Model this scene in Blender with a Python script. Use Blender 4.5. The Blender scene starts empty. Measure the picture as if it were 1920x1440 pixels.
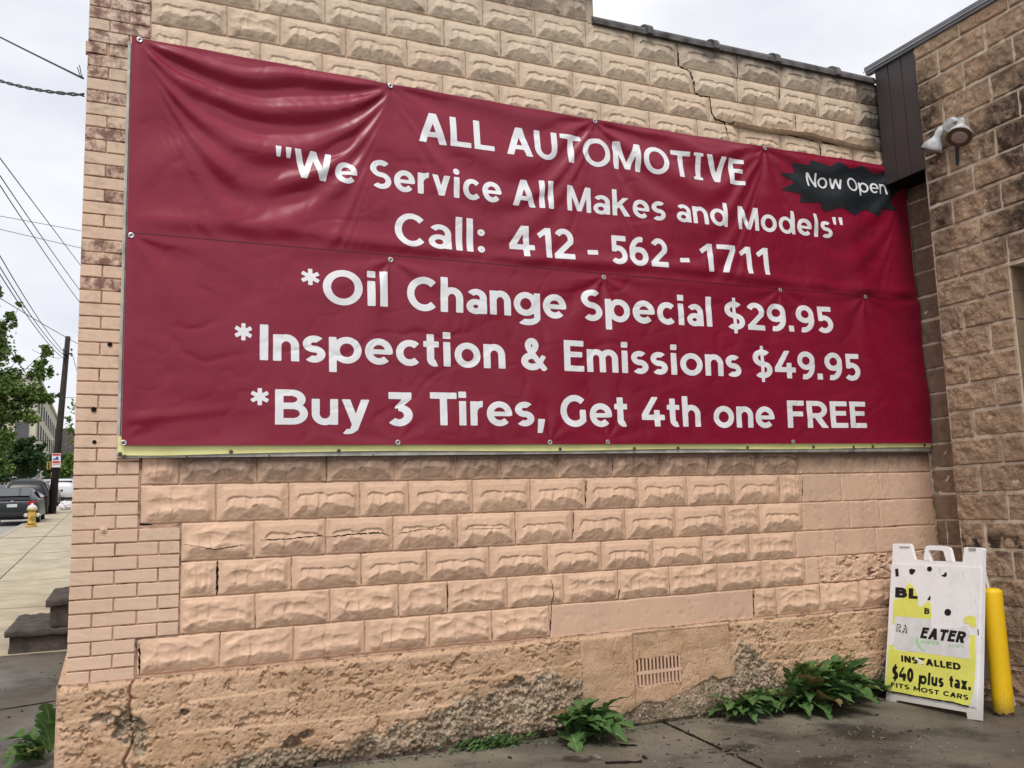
import bpy, bmesh, math, random
import numpy as np
from mathutils import Vector, Matrix
random.seed(7); rng = np.random.RandomState(11)
rad = math.radians
S = bpy.context.scene
COL = S.collection

# ------------------------------------------------------------------ camera
FPX = 1698.7; CAM = np.array([0., -5.3, 1.46])
YAW, PITCH, ROLL = rad(24.274), rad(7.759), rad(-1.772)
FW = np.array([math.sin(YAW)*math.cos(PITCH), math.cos(YAW)*math.cos(PITCH), math.sin(PITCH)])
_r = np.array([math.cos(YAW), -math.sin(YAW), 0.]); _u = np.cross(_r, FW)
RT = _r*math.cos(ROLL)+_u*math.sin(ROLL); UP = -_r*math.sin(ROLL)+_u*math.cos(ROLL)
cd = bpy.data.cameras.new('camera'); cam = bpy.data.objects.new('camera', cd); COL.objects.link(cam)
cd.sensor_width = 36; cd.lens = FPX/1920*36; cd.clip_end = 3000; cd.clip_start = .05
M = Matrix(((RT[0], UP[0], -FW[0], CAM[0]), (RT[1], UP[1], -FW[1], CAM[1]), (RT[2], UP[2], -FW[2], CAM[2]), (0, 0, 0, 1)))
cam.matrix_world = M
S.camera = cam
S.render.resolution_x = 1024; S.render.resolution_y = 768

# ------------------------------------------------------------------ world, sun, exposure
SUN_EL, SUN_AZ = rad(58), rad(207)          # azimuth clockwise from +Y: behind the photographer, a little to the left
w = bpy.data.worlds.new("World"); S.world = w; w.use_nodes = True
nt = w.node_tree; N = nt.nodes; L = nt.links; N.clear()
out = N.new('ShaderNodeOutputWorld'); bg = N.new('ShaderNodeBackground'); bg.inputs[1].default_value = .1
sky = N.new('ShaderNodeTexSky'); sky.sky_type = 'NISHITA'; sky.sun_disc = False
sky.sun_elevation = SUN_EL; sky.sun_rotation = SUN_AZ; sky.air_density = 1.2; sky.dust_density = 2.5
tc = N.new('ShaderNodeTexCoord'); mp = N.new('ShaderNodeMapping'); mp.inputs['Scale'].default_value = (1, 1, 2.2)
mp.inputs['Location'].default_value = (.3, .1, 0)
n1 = N.new('ShaderNodeTexNoise'); n1.inputs['Scale'].default_value = 3.0; n1.inputs['Detail'].default_value = 5; n1.inputs['Roughness'].default_value = .5
cr = N.new('ShaderNodeValToRGB'); e = cr.color_ramp.elements
e[0].position = .36; e[0].color = (5.2, 5.35, 5.9, 1); e[1].position = .62; e[1].color = (7.2, 7.2, 7.2, 1)
mx = N.new('ShaderNodeMix'); mx.data_type = 'RGBA'; mx.inputs[0].default_value = .93
L.new(tc.outputs['Generated'], mp.inputs[0]); L.new(mp.outputs[0], n1.inputs['Vector']); L.new(n1.outputs['Fac'], cr.inputs[0])
L.new(sky.outputs[0], mx.inputs[6]); L.new(cr.outputs[0], mx.inputs[7]); L.new(mx.outputs[2], bg.inputs[0]); L.new(bg.outputs[0], out.inputs[0])
sd = bpy.data.lights.new('sun', 'SUN'); sun = bpy.data.objects.new('sun', sd); COL.objects.link(sun)
sd.energy = 1.5; sd.angle = rad(24); sd.color = (1, .95, .88)
sdir = Vector((math.sin(SUN_AZ)*math.cos(SUN_EL), math.cos(SUN_AZ)*math.cos(SUN_EL), math.sin(SUN_EL)))
sun.rotation_euler = sdir.to_track_quat('Z', 'Y').to_euler()
S.view_settings.view_transform = 'Standard'; S.view_settings.look = 'None'
S.view_settings.exposure = 0.62; S.view_settings.gamma = 1; S.view_settings.use_curve_mapping = False

# ------------------------------------------------------------------ measuring helpers (photo pixel -> point on a real plane)
def ray(px, py): return FW+RT*(px-960)/FPX-UP*(py-720)/FPX
def wall(px, py, y0=0.):
    d = ray(px, py); t = (y0-CAM[1])/d[1]; p = CAM+d*t; return float(p[0]), float(p[2])
def xpl(px, py, x0):
    d = ray(px, py); t = (x0-CAM[0])/d[0]; p = CAM+d*t; return float(p[1]), float(p[2])
def onpl(px, py, o, n):
    d = ray(px, py); o = np.array(o, float); n = np.array(n, float); t = ((o-CAM)@n)/(d@n); return CAM+d*t
SL = .040
def zg0(x): return min(max(.02*(4.5-x), 0), .09)
def zg(x, y): return zg0(x)+SL*max(0, y)
def ground(px, py, z=None):
    x = 3.
    for _ in range(12):
        zz = zg0(x) if z is None else z
        d = ray(px, py)
        t = (zz-CAM[2])/d[2]; p = CAM+d*t
        if p[1] > 0 or t < 0:
            t = (zz+SL*CAM[1]-CAM[2])/(d[2]-SL*d[1]); p = CAM+d*t
        x = float(p[0])
    return p
def at(px, py, y):
    d = ray(px, py); t = (y-CAM[1])/d[1]; return CAM+d*t

# ------------------------------------------------------------------ numpy noise
def _h(ix, iy, s):
    n = (ix.astype(np.int64)*374761393+iy.astype(np.int64)*668265263+s*1442695041) & 0x7fffffff
    n = ((n ^ (n >> 13))*1274126177) & 0x7fffffff
    return ((n ^ (n >> 16)) & 0xffff)/65535.
def vn(x, y, s=0):
    x = np.asarray(x, float); y = np.asarray(y, float)
    ix = np.floor(x); iy = np.floor(y); fx = x-ix; fy = y-iy
    fx = fx*fx*fx*(fx*(fx*6-15)+10); fy = fy*fy*fy*(fy*(fy*6-15)+10)
    a = _h(ix, iy, s); b = _h(ix+1, iy, s); c = _h(ix, iy+1, s); d = _h(ix+1, iy+1, s)
    return (a+(b-a)*fx)*(1-fy)+(c+(d-c)*fx)*fy
def fbm(x, y, s=0, o=4, g=.5):
    v = 0; a = 1; t = 0
    for i in range(o):
        v = v+a*vn(x*2**i+i*17.3, y*2**i+i*9.1, s+i); t += a; a *= g
    return v/t
def sm(a, b, x):
    t = np.clip((x-a)/(b-a), 0, 1); return t*t*(3-2*t)

# ------------------------------------------------------------------ object helpers
def tag(o, label=None, cat=None, group=None, kind=None):
    if label: o['label'] = label
    if cat: o['category'] = cat
    if group: o['group'] = group
    if kind: o['kind'] = kind
    return o
def empty(name, loc, label, cat, group=None, rz=0):
    o = bpy.data.objects.new(name, None); COL.objects.link(o); o.location = loc; o.rotation_euler = (0, 0, rz)
    o.empty_display_size = .1
    return tag(o, label, cat, group)
def mesh_of(name, V, Fc, mat=None, smooth=False, mi=None):
    me = bpy.data.meshes.new(name)
    A_ = np.asarray(V, dtype=np.float32).reshape(-1, 3); lens = np.fromiter((len(f) for f in Fc), np.int32, len(Fc))
    flat = np.fromiter((int(i) for f in Fc for i in f), np.int32, int(lens.sum()))
    me.vertices.add(len(A_)); me.vertices.foreach_set('co', A_.ravel()); me.loops.add(len(flat)); me.loops.foreach_set('vertex_index', flat)
    me.polygons.add(len(lens)); me.polygons.foreach_set('loop_start', np.concatenate([[0], np.cumsum(lens)[:-1]]).astype(np.int32)); me.update(calc_edges=True)
    if mat is not None:
        for m_ in (mat if isinstance(mat, (list, tuple)) else [mat]): me.materials.append(m_)
    if mi is not None: me.polygons.foreach_set('material_index', mi)
    me.polygons.foreach_set('use_smooth', [bool(smooth)]*len(me.polygons))
    me.update(); return me
def link(name, me, parent=None, loc=None, world=False):
    o = bpy.data.objects.new(name, me); COL.objects.link(o)
    if parent is not None: o.parent = parent
    if loc is not None:
        o.location = loc
        if world and parent is not None: o.location = Vector(loc)-Vector(parent.location)
    elif parent is not None and world: o.location = -Vector(parent.location)
    return o
def put(name, V, Fc, mat, parent=None, smooth=False, mi=None):
    """vertices given in world coordinates; the parent is an unrotated empty"""
    V = np.array(V, float)
    c = V.mean(0) if len(V) else np.zeros(3)
    me = mesh_of(name, V-c, Fc, mat, smooth, mi)
    o = bpy.data.objects.new(name, me); COL.objects.link(o)
    if parent is not None:
        o.parent = parent; q = parent; off = Vector((0, 0, 0))
        while q is not None: off += q.location; q = q.parent
        o.location = Vector(c)-off
    else: o.location = c
    return o
class MB:
    def __init__(s): s.v = []; s.f = []; s.mi = []; s.m = 0
    def add(s, V, Fc):
        b = len(s.v); s.v += [tuple(map(float, p)) for p in V]; s.f += [tuple(b+i for i in f) for f in Fc]; s.mi += [s.m]*len(Fc)
    def box(s, x0, x1, y0, y1, z0, z1, bev=0):
        if bev <= 0:
            s.add([(x0, y0, z0), (x1, y0, z0), (x1, y1, z0), (x0, y1, z0), (x0, y0, z1), (x1, y0, z1), (x1, y1, z1), (x0, y1, z1)],
                  [(0, 3, 2, 1), (4, 5, 6, 7), (0, 1, 5, 4), (1, 2, 6, 5), (2, 3, 7, 6), (3, 0, 4, 7)]); return
        bm = bmesh.new(); bmesh.ops.create_cube(bm, size=1)
        for v in bm.verts: v.co = Vector((x0+(v.co.x+.5)*(x1-x0), y0+(v.co.y+.5)*(y1-y0), z0+(v.co.z+.5)*(z1-z0)))
        bmesh.ops.bevel(bm, geom=bm.edges[:], offset=bev, segments=2, affect='EDGES', profile=.5)
        bm.verts.index_update(); s.add([v.co[:] for v in bm.verts], [[v.index for v in f.verts] for f in bm.faces]); bm.free()
    def tube(s, pts, r, n=8, cap=True):
        pts = [Vector(p) for p in pts]; rs = r if isinstance(r, (list, tuple)) else [r]*len(pts)
        V = []; up = None
        for i, p in enumerate(pts):
            d = (pts[min(i+1, len(pts)-1)]-pts[max(i-1, 0)]).normalized()
            if up is None: up = Vector((0, 0, 1)) if abs(d.z) < .9 else Vector((1, 0, 0))
            a = d.cross(up).normalized(); b = a.cross(d).normalized(); up = b
            for k in range(n):
                t = 2*math.pi*k/n; V.append(p+a*(rs[i]*math.cos(t))+b*(rs[i]*math.sin(t)))
        F_ = [(i*n+k, i*n+(k+1) % n, (i+1)*n+(k+1) % n, (i+1)*n+k) for i in range(len(pts)-1) for k in range(n)]
        if cap: F_ += [tuple(range(n))[::-1], tuple((len(pts)-1)*n+k for k in range(n))]
        s.add(V, F_)
    def lathe(s, prof, org, axis=(0, 0, 1), n=16):
        ax = Vector(axis).normalized(); q = ax.to_track_quat('Z', 'Y'); org = Vector(org)
        V = []
        for r, h in prof:
            for k in range(n):
                t = 2*math.pi*k/n; V.append(org+q @ Vector((r*math.cos(t), r*math.sin(t), h)))
        F_ = [(i*n+k, i*n+(k+1) % n, (i+1)*n+(k+1) % n, (i+1)*n+k) for i in range(len(prof)-1) for k in range(n)]
        F_ += [tuple(range(n))[::-1], tuple((len(prof)-1)*n+k for k in range(n))]
        s.add(V, F_)
    def prism(s, poly, off):
        n = len(poly); off = np.array(off, float)
        s.add([np.array(p) for p in poly]+[np.array(p)+off for p in poly],
              [tuple(range(n)), tuple(range(n, 2*n))[::-1]]+[(i, n+i, n+(i+1) % n, (i+1) % n) for i in range(n)])
    def build(s, name, mat, parent=None, smooth=False):
        return put(name, s.v, s.f, mat, parent, smooth, s.mi if isinstance(mat, (list, tuple)) else None)

# ------------------------------------------------------------------ materials
MATS = {}
class Mat:
    def __init__(s, name, rough=.8, spec=.3, metal=0):
        s.m = bpy.data.materials.new(name); s.m.use_nodes = True; s.N = s.m.node_tree.nodes; s.L = s.m.node_tree.links
        s.b = s.N['Principled BSDF']; s.b.inputs['Roughness'].default_value = rough
        s.b.inputs['Specular IOR Level'].default_value = spec; s.b.inputs['Metallic'].default_value = metal
        s.tc = s.N.new('ShaderNodeTexCoord'); s.geo = s.N.new('ShaderNodeNewGeometry'); s.vec = s.geo.outputs['Position']
    def noise(s, scale, detail=4, rough=.55, vec=None, sc=None):
        n = s.N.new('ShaderNodeTexNoise'); n.inputs['Scale'].default_value = scale; n.inputs['Detail'].default_value = detail
        n.inputs['Roughness'].default_value = rough; v = vec or s.vec
        if sc:
            m_ = s.N.new('ShaderNodeMapping'); m_.inputs['Scale'].default_value = sc; s.L.new(v, m_.inputs[0]); v = m_.outputs[0]
        s.L.new(v, n.inputs['Vector']); return n.outputs['Fac']
    def ramp(s, fac, a, b, ca=(0, 0, 0, 1), cb=(1, 1, 1, 1)):
        r = s.N.new('ShaderNodeValToRGB'); e = r.color_ramp.elements; e[0].position = a; e[1].position = b
        e[0].color = ca if len(ca) == 4 else (*ca, 1); e[1].color = cb if len(cb) == 4 else (*cb, 1); s.L.new(fac, r.inputs[0]); return r.outputs[0]
    def mix(s, fac, a, b, mode='MIX'):
        m_ = s.N.new('ShaderNodeMix'); m_.data_type = 'RGBA'; m_.blend_type = mode
        for sock, v in ((0, fac), (6, a), (7, b)):
            if isinstance(v, (int, float)): m_.inputs[sock].default_value = v
            elif isinstance(v, tuple): m_.inputs[sock].default_value = v if len(v) == 4 else (*v, 1)
            else: s.L.new(v, m_.inputs[sock])
        return m_.outputs[2]
    def math(s, op, a, b=0, c=None):
        m_ = s.N.new('ShaderNodeMath'); m_.operation = op
        for i, v in enumerate((a, b, c)):
            if v is None: continue
            if isinstance(v, (int, float)): m_.inputs[i].default_value = v
            else: s.L.new(v, m_.inputs[i])
        return m_.outputs[0]
    def sep(s):
        x = s.N.new('ShaderNodeSeparateXYZ'); s.L.new(s.vec, x.inputs[0]); return x.outputs
    def attr(s, name):
        a = s.N.new('ShaderNodeAttribute'); a.attribute_name = name; return a
    def objrand(s):
        o = s.N.new('ShaderNodeObjectInfo'); return o.outputs['Random']
    def mr(s, v, a, b, c=0., d=1.):
        m_ = s.N.new('ShaderNodeMapRange'); m_.inputs[1].default_value = a; m_.inputs[2].default_value = b
        m_.inputs[3].default_value = c; m_.inputs[4].default_value = d; s.L.new(v, m_.inputs[0]); return m_.outputs[0]
    def color(s, c):
        if isinstance(c, tuple): s.b.inputs['Base Color'].default_value = c if len(c) == 4 else (*c, 1)
        else: s.L.new(c, s.b.inputs['Base Color'])
        return s
    def bump(s, h, strength=.4, dist=.004):
        b = s.N.new('ShaderNodeBump'); b.inputs['Strength'].default_value = strength; b.inputs['Distance'].default_value = dist
        s.L.new(h, b.inputs['Height']); s.L.new(b.outputs[0], s.b.inputs['Normal']); return s
    def rough(s, v): s.L.new(v, s.b.inputs['Roughness']); return s
def simple(name, c, rough=.7, spec=.3, metal=0, var=.15, scale=6, bump=0, bscale=60):
    if name in MATS: return MATS[name]
    m = Mat(name, rough, spec, metal); n = m.noise(scale)
    lo = tuple(x*(1-var) for x in c); hi = tuple(min(1, x*(1+var)) for x in c)
    m.color(m.ramp(n, .3, .7, lo, hi))
    if bump: m.bump(m.noise(bscale), .5, bump)
    MATS[name] = m.m; return m.m

TAN = (.715, .482, .340)
def tan_mat(name, base=TAN, dirt=.5, pore=.5):
    m = Mat(name, .62, .35)
    n = m.noise(1.3, 3); c = m.mix(m.ramp(n, .3, .7), tuple(x*.93 for x in base), tuple(min(1, x*1.05) for x in base))
    # paint turns greyer towards the top of the wall
    x_, y_, z = m.sep()
    up = m.mr(z, 3.0, 4.6)
    c = m.mix(up, c, (.60, .49, .37))
    # grime blotches
    g = m.math('MULTIPLY', m.ramp(m.noise(4.2, 6, .7), .50, .72), m.ramp(m.noise(23, 4, .6), .35, .6))
    g = m.math('MULTIPLY', g, m.mr(z, .8, 4.2, .25*dirt, 1.5*dirt))
    c = m.mix(g, c, (.19, .15, .13))
    # dirt blotches and the shade under the sign board, both painted into the colour
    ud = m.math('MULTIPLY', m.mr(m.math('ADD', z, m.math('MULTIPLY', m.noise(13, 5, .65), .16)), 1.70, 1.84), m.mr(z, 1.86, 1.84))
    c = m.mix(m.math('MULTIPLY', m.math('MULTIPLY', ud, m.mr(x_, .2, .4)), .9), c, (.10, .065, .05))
    # darker under the coping and in the corner by the metal panels
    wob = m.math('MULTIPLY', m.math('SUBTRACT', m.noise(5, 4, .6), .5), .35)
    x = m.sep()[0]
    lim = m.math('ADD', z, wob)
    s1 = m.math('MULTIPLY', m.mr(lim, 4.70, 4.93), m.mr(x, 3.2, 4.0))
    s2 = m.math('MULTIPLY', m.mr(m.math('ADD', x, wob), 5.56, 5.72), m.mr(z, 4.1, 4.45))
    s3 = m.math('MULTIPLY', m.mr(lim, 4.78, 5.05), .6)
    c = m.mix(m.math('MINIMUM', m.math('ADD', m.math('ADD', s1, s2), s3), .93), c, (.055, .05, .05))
    st_ = m.ramp(m.noise(1, 5, .65, sc=(9, 9, .8)), .52, .75)
    c = m.mix(m.math('MULTIPLY', st_, .22), c, (.30, .20, .14))
    # tiny pits and chips
    p = m.ramp(m.noise(95, 3, .6), .70, .76)
    c = m.mix(m.math('MULTIPLY', p, pore), c, (.30, .16, .11))
    c = m.mix(m.mr(m.objrand(), 0, 1, 0, .16), c, (.52, .33, .235))
    m.color(c)
    h = m.math('ADD', m.noise(55, 5, .65), m.math('MULTIPLY', m.noise(9, 4), 1.2))
    m.bump(h, .35, .004)
    return m.m
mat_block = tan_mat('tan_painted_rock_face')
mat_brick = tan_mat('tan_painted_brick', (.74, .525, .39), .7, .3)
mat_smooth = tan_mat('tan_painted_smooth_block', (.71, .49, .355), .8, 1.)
# brick paint worn off on some bricks near the top
def worn_brick(name):
    m = Mat(name, .75, .25)
    n = m.ramp(m.noise(14, 6, .7), .42, .58)
    z = m.sep()[2]
    tan = m.mix(m.mr(z, 2.5, 4.6), (.74, .525, .39), (.66, .53, .42))
    c = m.mix(n, tan, (.23, .125, .10)); c = m.mix(m.ramp(m.noise(6, 5, .7), .58, .74), c, (.07, .055, .05))
    m.color(c); m.bump(m.noise(60, 5, .7), .5, .004); return m.m
mat_worn = worn_brick('worn_painted_brick')
def mortar(name, c1, c2, c3):
    m = Mat(name, .9, .1); n = m.ramp(m.noise(16, 6, .7), .35, .6); c = m.mix(n, c1, c2)
    c = m.mix(m.ramp(m.noise(7, 5, .7), .52, .62), c, c3); m.color(c); m.bump(m.noise(120, 4), .6, .004); return m.m
mat_mortar = mortar('painted_mortar', (.62, .43, .31), (.50, .33, .235), (.12, .075, .055))
mat_brick_mortar = mortar('reddish_mortar', (.60, .41, .30), (.46, .29, .21), (.14, .08, .06))
mat_split_mortar = mortar('light_mortar', (.66, .56, .45), (.56, .46, .36), (.34, .26, .19))

def base_mat():
    m = Mat('crumbling_concrete', .85, .2)
    a = m.attr('exposed').outputs['Fac']
    z = m.sep()[2]
    paint = m.mix(m.ramp(m.noise(5, 5, .6), .35, .7), (.55, .355, .225), (.68, .465, .32))
    paint = m.mix(m.math('MULTIPLY', m.ramp(m.noise(38, 5, .7), .56, .66), .7), paint, (.22, .13, .08))
    paint = m.mix(m.math('MULTIPLY', m.ramp(m.noise(3.1, 4, .6), .5, .7), .6), paint, (.40, .25, .14))
    v = m.N.new('ShaderNodeTexVoronoi'); v.inputs['Scale'].default_value = 42; m.L.new(m.vec, v.inputs['Vector'])
    stone = m.mix(m.ramp(v.outputs['Distance'], .15, .6), (.58, .43, .31), (.30, .21, .145))
    stone = m.mix(m.ramp(m.noise(11, 6, .75), .45, .6), stone, (.50, .39, .285))
    stone = m.mix(m.ramp(m.noise(6, 5, .7), .52, .66), stone, (.20, .15, .095))
    f = m.math('ADD', a, m.math('MULTIPLY', m.math('SUBTRACT', m.noise(22, 6, .75), .5), 1.7))
    c = m.mix(m.ramp(f, .45, .55), paint, stone)
    c = m.mix(m.math('MULTIPLY', m.ramp(m.noise(9, 4), .35, .6), m.mr(z, .2, .05)), c, (.075, .075, .05))
    m.color(c); m.bump(m.math('ADD', m.noise(45, 6, .75), m.math('MULTIPLY', v.outputs['Distance'], a)), .9, .010); return m.m
mat_base = base_mat()
def stone_mat(name, lo, hi):
    m = Mat(name, .85, .25); r = m.attr('tone').outputs['Fac']
    c = m.mix(r, lo, hi); c = m.mix(m.ramp(m.noise(70, 4), .5, .7), c, tuple(x*.55 for x in lo)); m.color(c); m.bump(m.noise(90, 4), .5, .004); return m.m
mat_pebble = stone_mat('loose_aggregate', (.10, .085, .06), (.50, .42, .32))

STAINS = [(float(ground(px, py)[0]), float(ground(px, py)[1]), a, b) for px, py, a, b in ((1610, 1372, .20, .30), (1385, 1402, .16, .14), (1560, 1425, .22, .12), (1090, 1425, .12, .06))]
def ground_mat():
    m = Mat('old_dark_concrete', .75, .3)
    c = m.mix(m.ramp(m.noise(.9, 6, .65), .35, .65), (.085, .073, .058), (.155, .138, .112))
    c = m.mix(m.ramp(m.noise(2.3, 6, .7), .50, .66), c, (.05, .043, .036))
    y = m.sep()[1]; x = m.sep()[0]
    near = m.math('MULTIPLY', m.mr(m.math('ADD', y, m.math('MULTIPLY', m.noise(3, 5, .6), .5)), -.55, .1), m.mr(y, .6, .2))
    c = m.mix(m.math('MULTIPLY', near, m.ramp(m.noise(2.0, 4), .35, .6, (0,0,0), (.75,.75,.75))), c, (.26, .235, .165))
    wx = m.math('ADD', x, m.math('MULTIPLY', m.math('SUBTRACT', m.noise(4, 5, .7), .5), .5)); wy = m.math('ADD', y, m.math('MULTIPLY', m.math('SUBTRACT', m.noise(5, 5, .7), .5), .5))
    for (sx_, sy_, ra, rb) in STAINS:
        dx = m.math('DIVIDE', m.math('SUBTRACT', wx, sx_), ra); dy = m.math('DIVIDE', m.math('SUBTRACT', wy, sy_), rb)
        d2 = m.math('ADD', m.math('MULTIPLY', dx, dx), m.math('MULTIPLY', dy, dy)); c = m.mix(m.mr(d2, 1.3, .4, 0, .85), c, (.028, .024, .02))
    sp = m.ramp(m.noise(130, 3, .7), .66, .72); c = m.mix(sp, c, (.26, .25, .22))
    c = m.mix(m.ramp(m.noise(60, 5, .75), .55, .75), c, (.04, .035, .03))
    m.color(c); m.rough(m.mr(m.noise(1.4, 5, .6), .4, .62, .42, .85))
    m.bump(m.math('ADD', m.noise(140, 5, .8), m.noise(11, 5)), .5, .006); return m.m
mat_lot = ground_mat()
mat_walk = simple('sidewalk_concrete', (.40, .345, .25), .85, .2, var=.22, scale=2.2, bump=.003, bscale=40)
mat_road = simple('road_surface', (.30, .285, .255), .8, .2, var=.15, scale=1.5)
mat_kerb = simple('kerb_stone', (.36, .33, .27), .85, .2, var=.2, scale=5)
mat_dark = simple('dark_gap', (.018, .013, .010), .95, .05)
m_ = Mat('white_plastic', .45, .4); c_ = m_.mix(m_.math('MULTIPLY', m_.ramp(m_.noise(6, 6, .7), .5, .75), .35), (.88, .88, .90), (.55, .54, .52))
c_ = m_.mix(m_.math('MULTIPLY', m_.ramp(m_.noise(1, 5, .7, sc=(60, 60, 7)), .60, .68), .4), c_, (.35, .34, .33)); c_ = m_.mix(m_.math('MULTIPLY', m_.mr(m_.sep()[2], .22, .02), .55), c_, (.42, .38, .32)); m_.color(c_); mat_white = m_.m
mat_metal = simple('galvanised_metal', (.45, .46, .48), .42, .5, .7, var=.2, scale=20)
mat_eyelet = simple('eyelet_metal', (.55, .56, .58), .35, .5, .6, var=.1, scale=20)
mat_rust = simple('rusty_bolt', (.12, .09, .07), .7, .3, .3, var=.4, scale=90)
mat_black = simple('black_rubber', (.02, .02, .022), .6, .3)

# ------------------------------------------------------------------ the main building
main = empty('commercial_building', (0, 0, 0), 'tan painted building wall of rock face blocks with a brick corner behind the red banner', 'building')
HW = []   # height fields of the blocks: (x0,x1,z0,z1,func)
mb = MB(); mb.box(-.148, 6.30, .13, 9, -.3, .60); mb.box(-.148, 6.30, .0075, 9, .60, 4.86); mb.box(-.148, 3.09, .0076, 9, 4.86, 5.10)
mb.build('wall_core', mat_mortar, main)
mb = MB(); mb.box(-.150, .176, 0.0025, .05, .62, 5.1); mb.box(.1765, .384, 0.0025, .05, .83, 1.425); mb.build('pier_core', mat_brick_mortar, main)

def rock_height(w, h, pat, seed):
    r = np.random.RandomState(seed)
    J = lambda n, a: r.uniform(-a, a, n)
    amp = .0245*r.uniform(.88, 1.1)
    flip = r.rand() < .15
    lu = np.array([.12, .17, .23, .40, .47, .52, .60, .74, .82, .89])+np.sort(J(10, .018)); lv = np.array([.53, .64, .67, .67, .65, .62, .65, .665, .64, .54])+J(10, .020)+r.uniform(-.03, .03)
    ru = np.array([.05, .13, .20, .33, .42, .50, .62, .72, .80, .95])+J(10, .016); rv = np.array([.16, .30, .40, .37, .30, .40, .44, .36, .38, .13])+J(10, .025)
    ku = np.array([0, .22, .24, .38, .40, .60, .62, .76, .78, 1.]); kh = np.array([.75, .9, .72, 1.05, .80, 1.0, 1.12, .80, .95, .7])+J(10, .13)
    cm_ = r.uniform(-.04, .04)
    sc = [(r.uniform(.06, .94), r.uniform(.18, .88), r.uniform(.045, .10), r.uniform(.018, .045), r.uniform(-.5, .5), r.uniform(.3, .9)) for _ in range(11)]
    sc += [(r.uniform(.25, .4), .5, .08, .04, .1, 1.), (r.uniform(.6, .75), .5, .085, .035, -.1, 1.)]
    def f(u, v):
        du = np.minimum(u, 1-u)*w; dv0 = v*h; dv1 = (1-v)*h
        edge = np.minimum(np.minimum(du, dv0), dv1)
        rnd = -.006*(1-sm(0, .006, edge))
        if pat == 'S':
            return rnd*.7+.0035*(fbm(u*w*9+seed, v*h*9, seed, 4)-.5)-.004*sm(.68, .76, fbm(u*w*45+seed, v*h*45, seed+2, 3))
        if pat == 'R':
            n_ = fbm(u*w*20+seed, v*h*20, seed, 5, .62)-.5
            return rnd+.004+.022*n_-.018*sm(.56, .66, fbm(u*w*14+seed, v*h*30, seed+4, 4, .6))
        uu = 1-u if flip else u
        ww = fbm(uu*w*26, v*h*26+seed, seed+3, 4, .6)-.5
        U = uu+(vn(uu*7+seed, v*5, seed)-.5)*.05+ww*.03; V_ = v+ww*.09
        v2 = np.interp(U, ru, rv); kk = np.interp(U, ku, kh)
        bot = np.clip((V_-.06)/(v2-.06), 0, 1)
        side = np.clip((du-.010-.010*vn(v*6, v*0, seed))/.030, 0, 1)
        top = sm(.004, .034, dv1)
        if pat == 'A':
            v1 = np.interp(U, lu, lv)
            inside = sm(.11, .15, U)*sm(.91, .87, U)
            hup = amp*(.16+.40*np.clip((1-V_)/.36, 0, 1))
            t = np.clip((v1-V_)/(v1-v2), 0, 1)
            hmid = amp*(.16+.26*np.exp(-((U-.5-cm_)/.045)**2)+.84*t**.8)*kk
            st = sm(-.008, .012, v1-V_)*inside
            hh = hup*(1-st)+hmid*st
            hh = np.where((1-inside) > .5, np.maximum(hh, hup*.9), hh)
        else:
            t = np.clip((1-V_)/(1-v2), 0, 1)
            hh = amp*(.30+.70*t)*kk
            X_, Z_ = U*w, V_*h; S_ = np.zeros_like(U)
            for (a, b, rx, rz, tl, dp) in sc:
                dx = X_-a*w; dz = Z_-b*h; q = dx*math.cos(tl)+dz*math.sin(tl); p = -dx*math.sin(tl)+dz*math.cos(tl)
                S_ = np.maximum(S_, dp*np.maximum(0, 1-(q/rx)**2-(p/rz)**2)**.75)
            hh = hh-amp*.55*S_
        hlow = amp*(bot**.8)*kk
        hh = np.where(V_ < v2, np.minimum(hh, hlow) if pat != 'A' else hlow, hh)*side*top
        hh = hh+.0035*(fbm(u*w*50, v*h*50+seed, seed+9, 3, .6)-.5)*np.minimum(1, edge/.02)
        return np.maximum(rnd+hh*sm(.004, .016, dv0), -.006)
    return f
def block(x0, x1, z0, z1, pat, seed, mat=None, name='block', step=.0056):
    w_, h_ = x1-x0, z1-z0; f = rock_height(w_, h_, pat, seed)
    if pat == 'S': step = .012
    nx = max(6, int(w_/step)); nz = max(6, int(h_/step))
    # clustered samples at the rim
    us = np.concatenate([[0, .003/w_, .007/w_], np.linspace(.012/w_, 1-.012/w_, nx), [1-.007/w_, 1-.003/w_, 1]])
    vs = np.concatenate([[0, .003/h_, .007/h_], np.linspace(.012/h_, 1-.012/h_, nz), [1-.007/h_, 1-.003/h_, 1]])
    Ug, Vg = np.meshgrid(us, vs); H = f(Ug, Vg)
    wob = .0025
    X = x0+Ug*w_+(vn(Vg*6, Ug*0+seed, seed)-.5)*wob*2; Z = z0+Vg*h_+(vn(Ug*9, Vg*0+seed, seed+1)-.5)*wob*2
    n1_, n2_ = H.shape
    P = np.stack([X, -H, Z], -1).reshape(-1, 3)
    idx = np.arange(n1_*n2_).reshape(n1_, n2_)
    Fc = np.stack([idx[:-1, :-1], idx[:-1, 1:], idx[1:, 1:], idx[1:, :-1]], -1).reshape(-1, 4).tolist()
    rim = np.concatenate([idx[0, :], idx[1:, -1], idx[-1, -2::-1], idx[-2:0:-1, 0]])
    B = P[rim].copy(); B[:, 1] = .03; nb = len(P); k = len(rim)
    P = np.concatenate([P, B])
    Fc += [(int(rim[(i+1) % k]), int(rim[i]), nb+i, nb+(i+1) % k) for i in range(k)]
    HW.append((x0, x1, z0, z1, f))
    return put(name, P, Fc, mat or (mat_smooth if pat == 'S' else mat_block), main, True)
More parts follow.
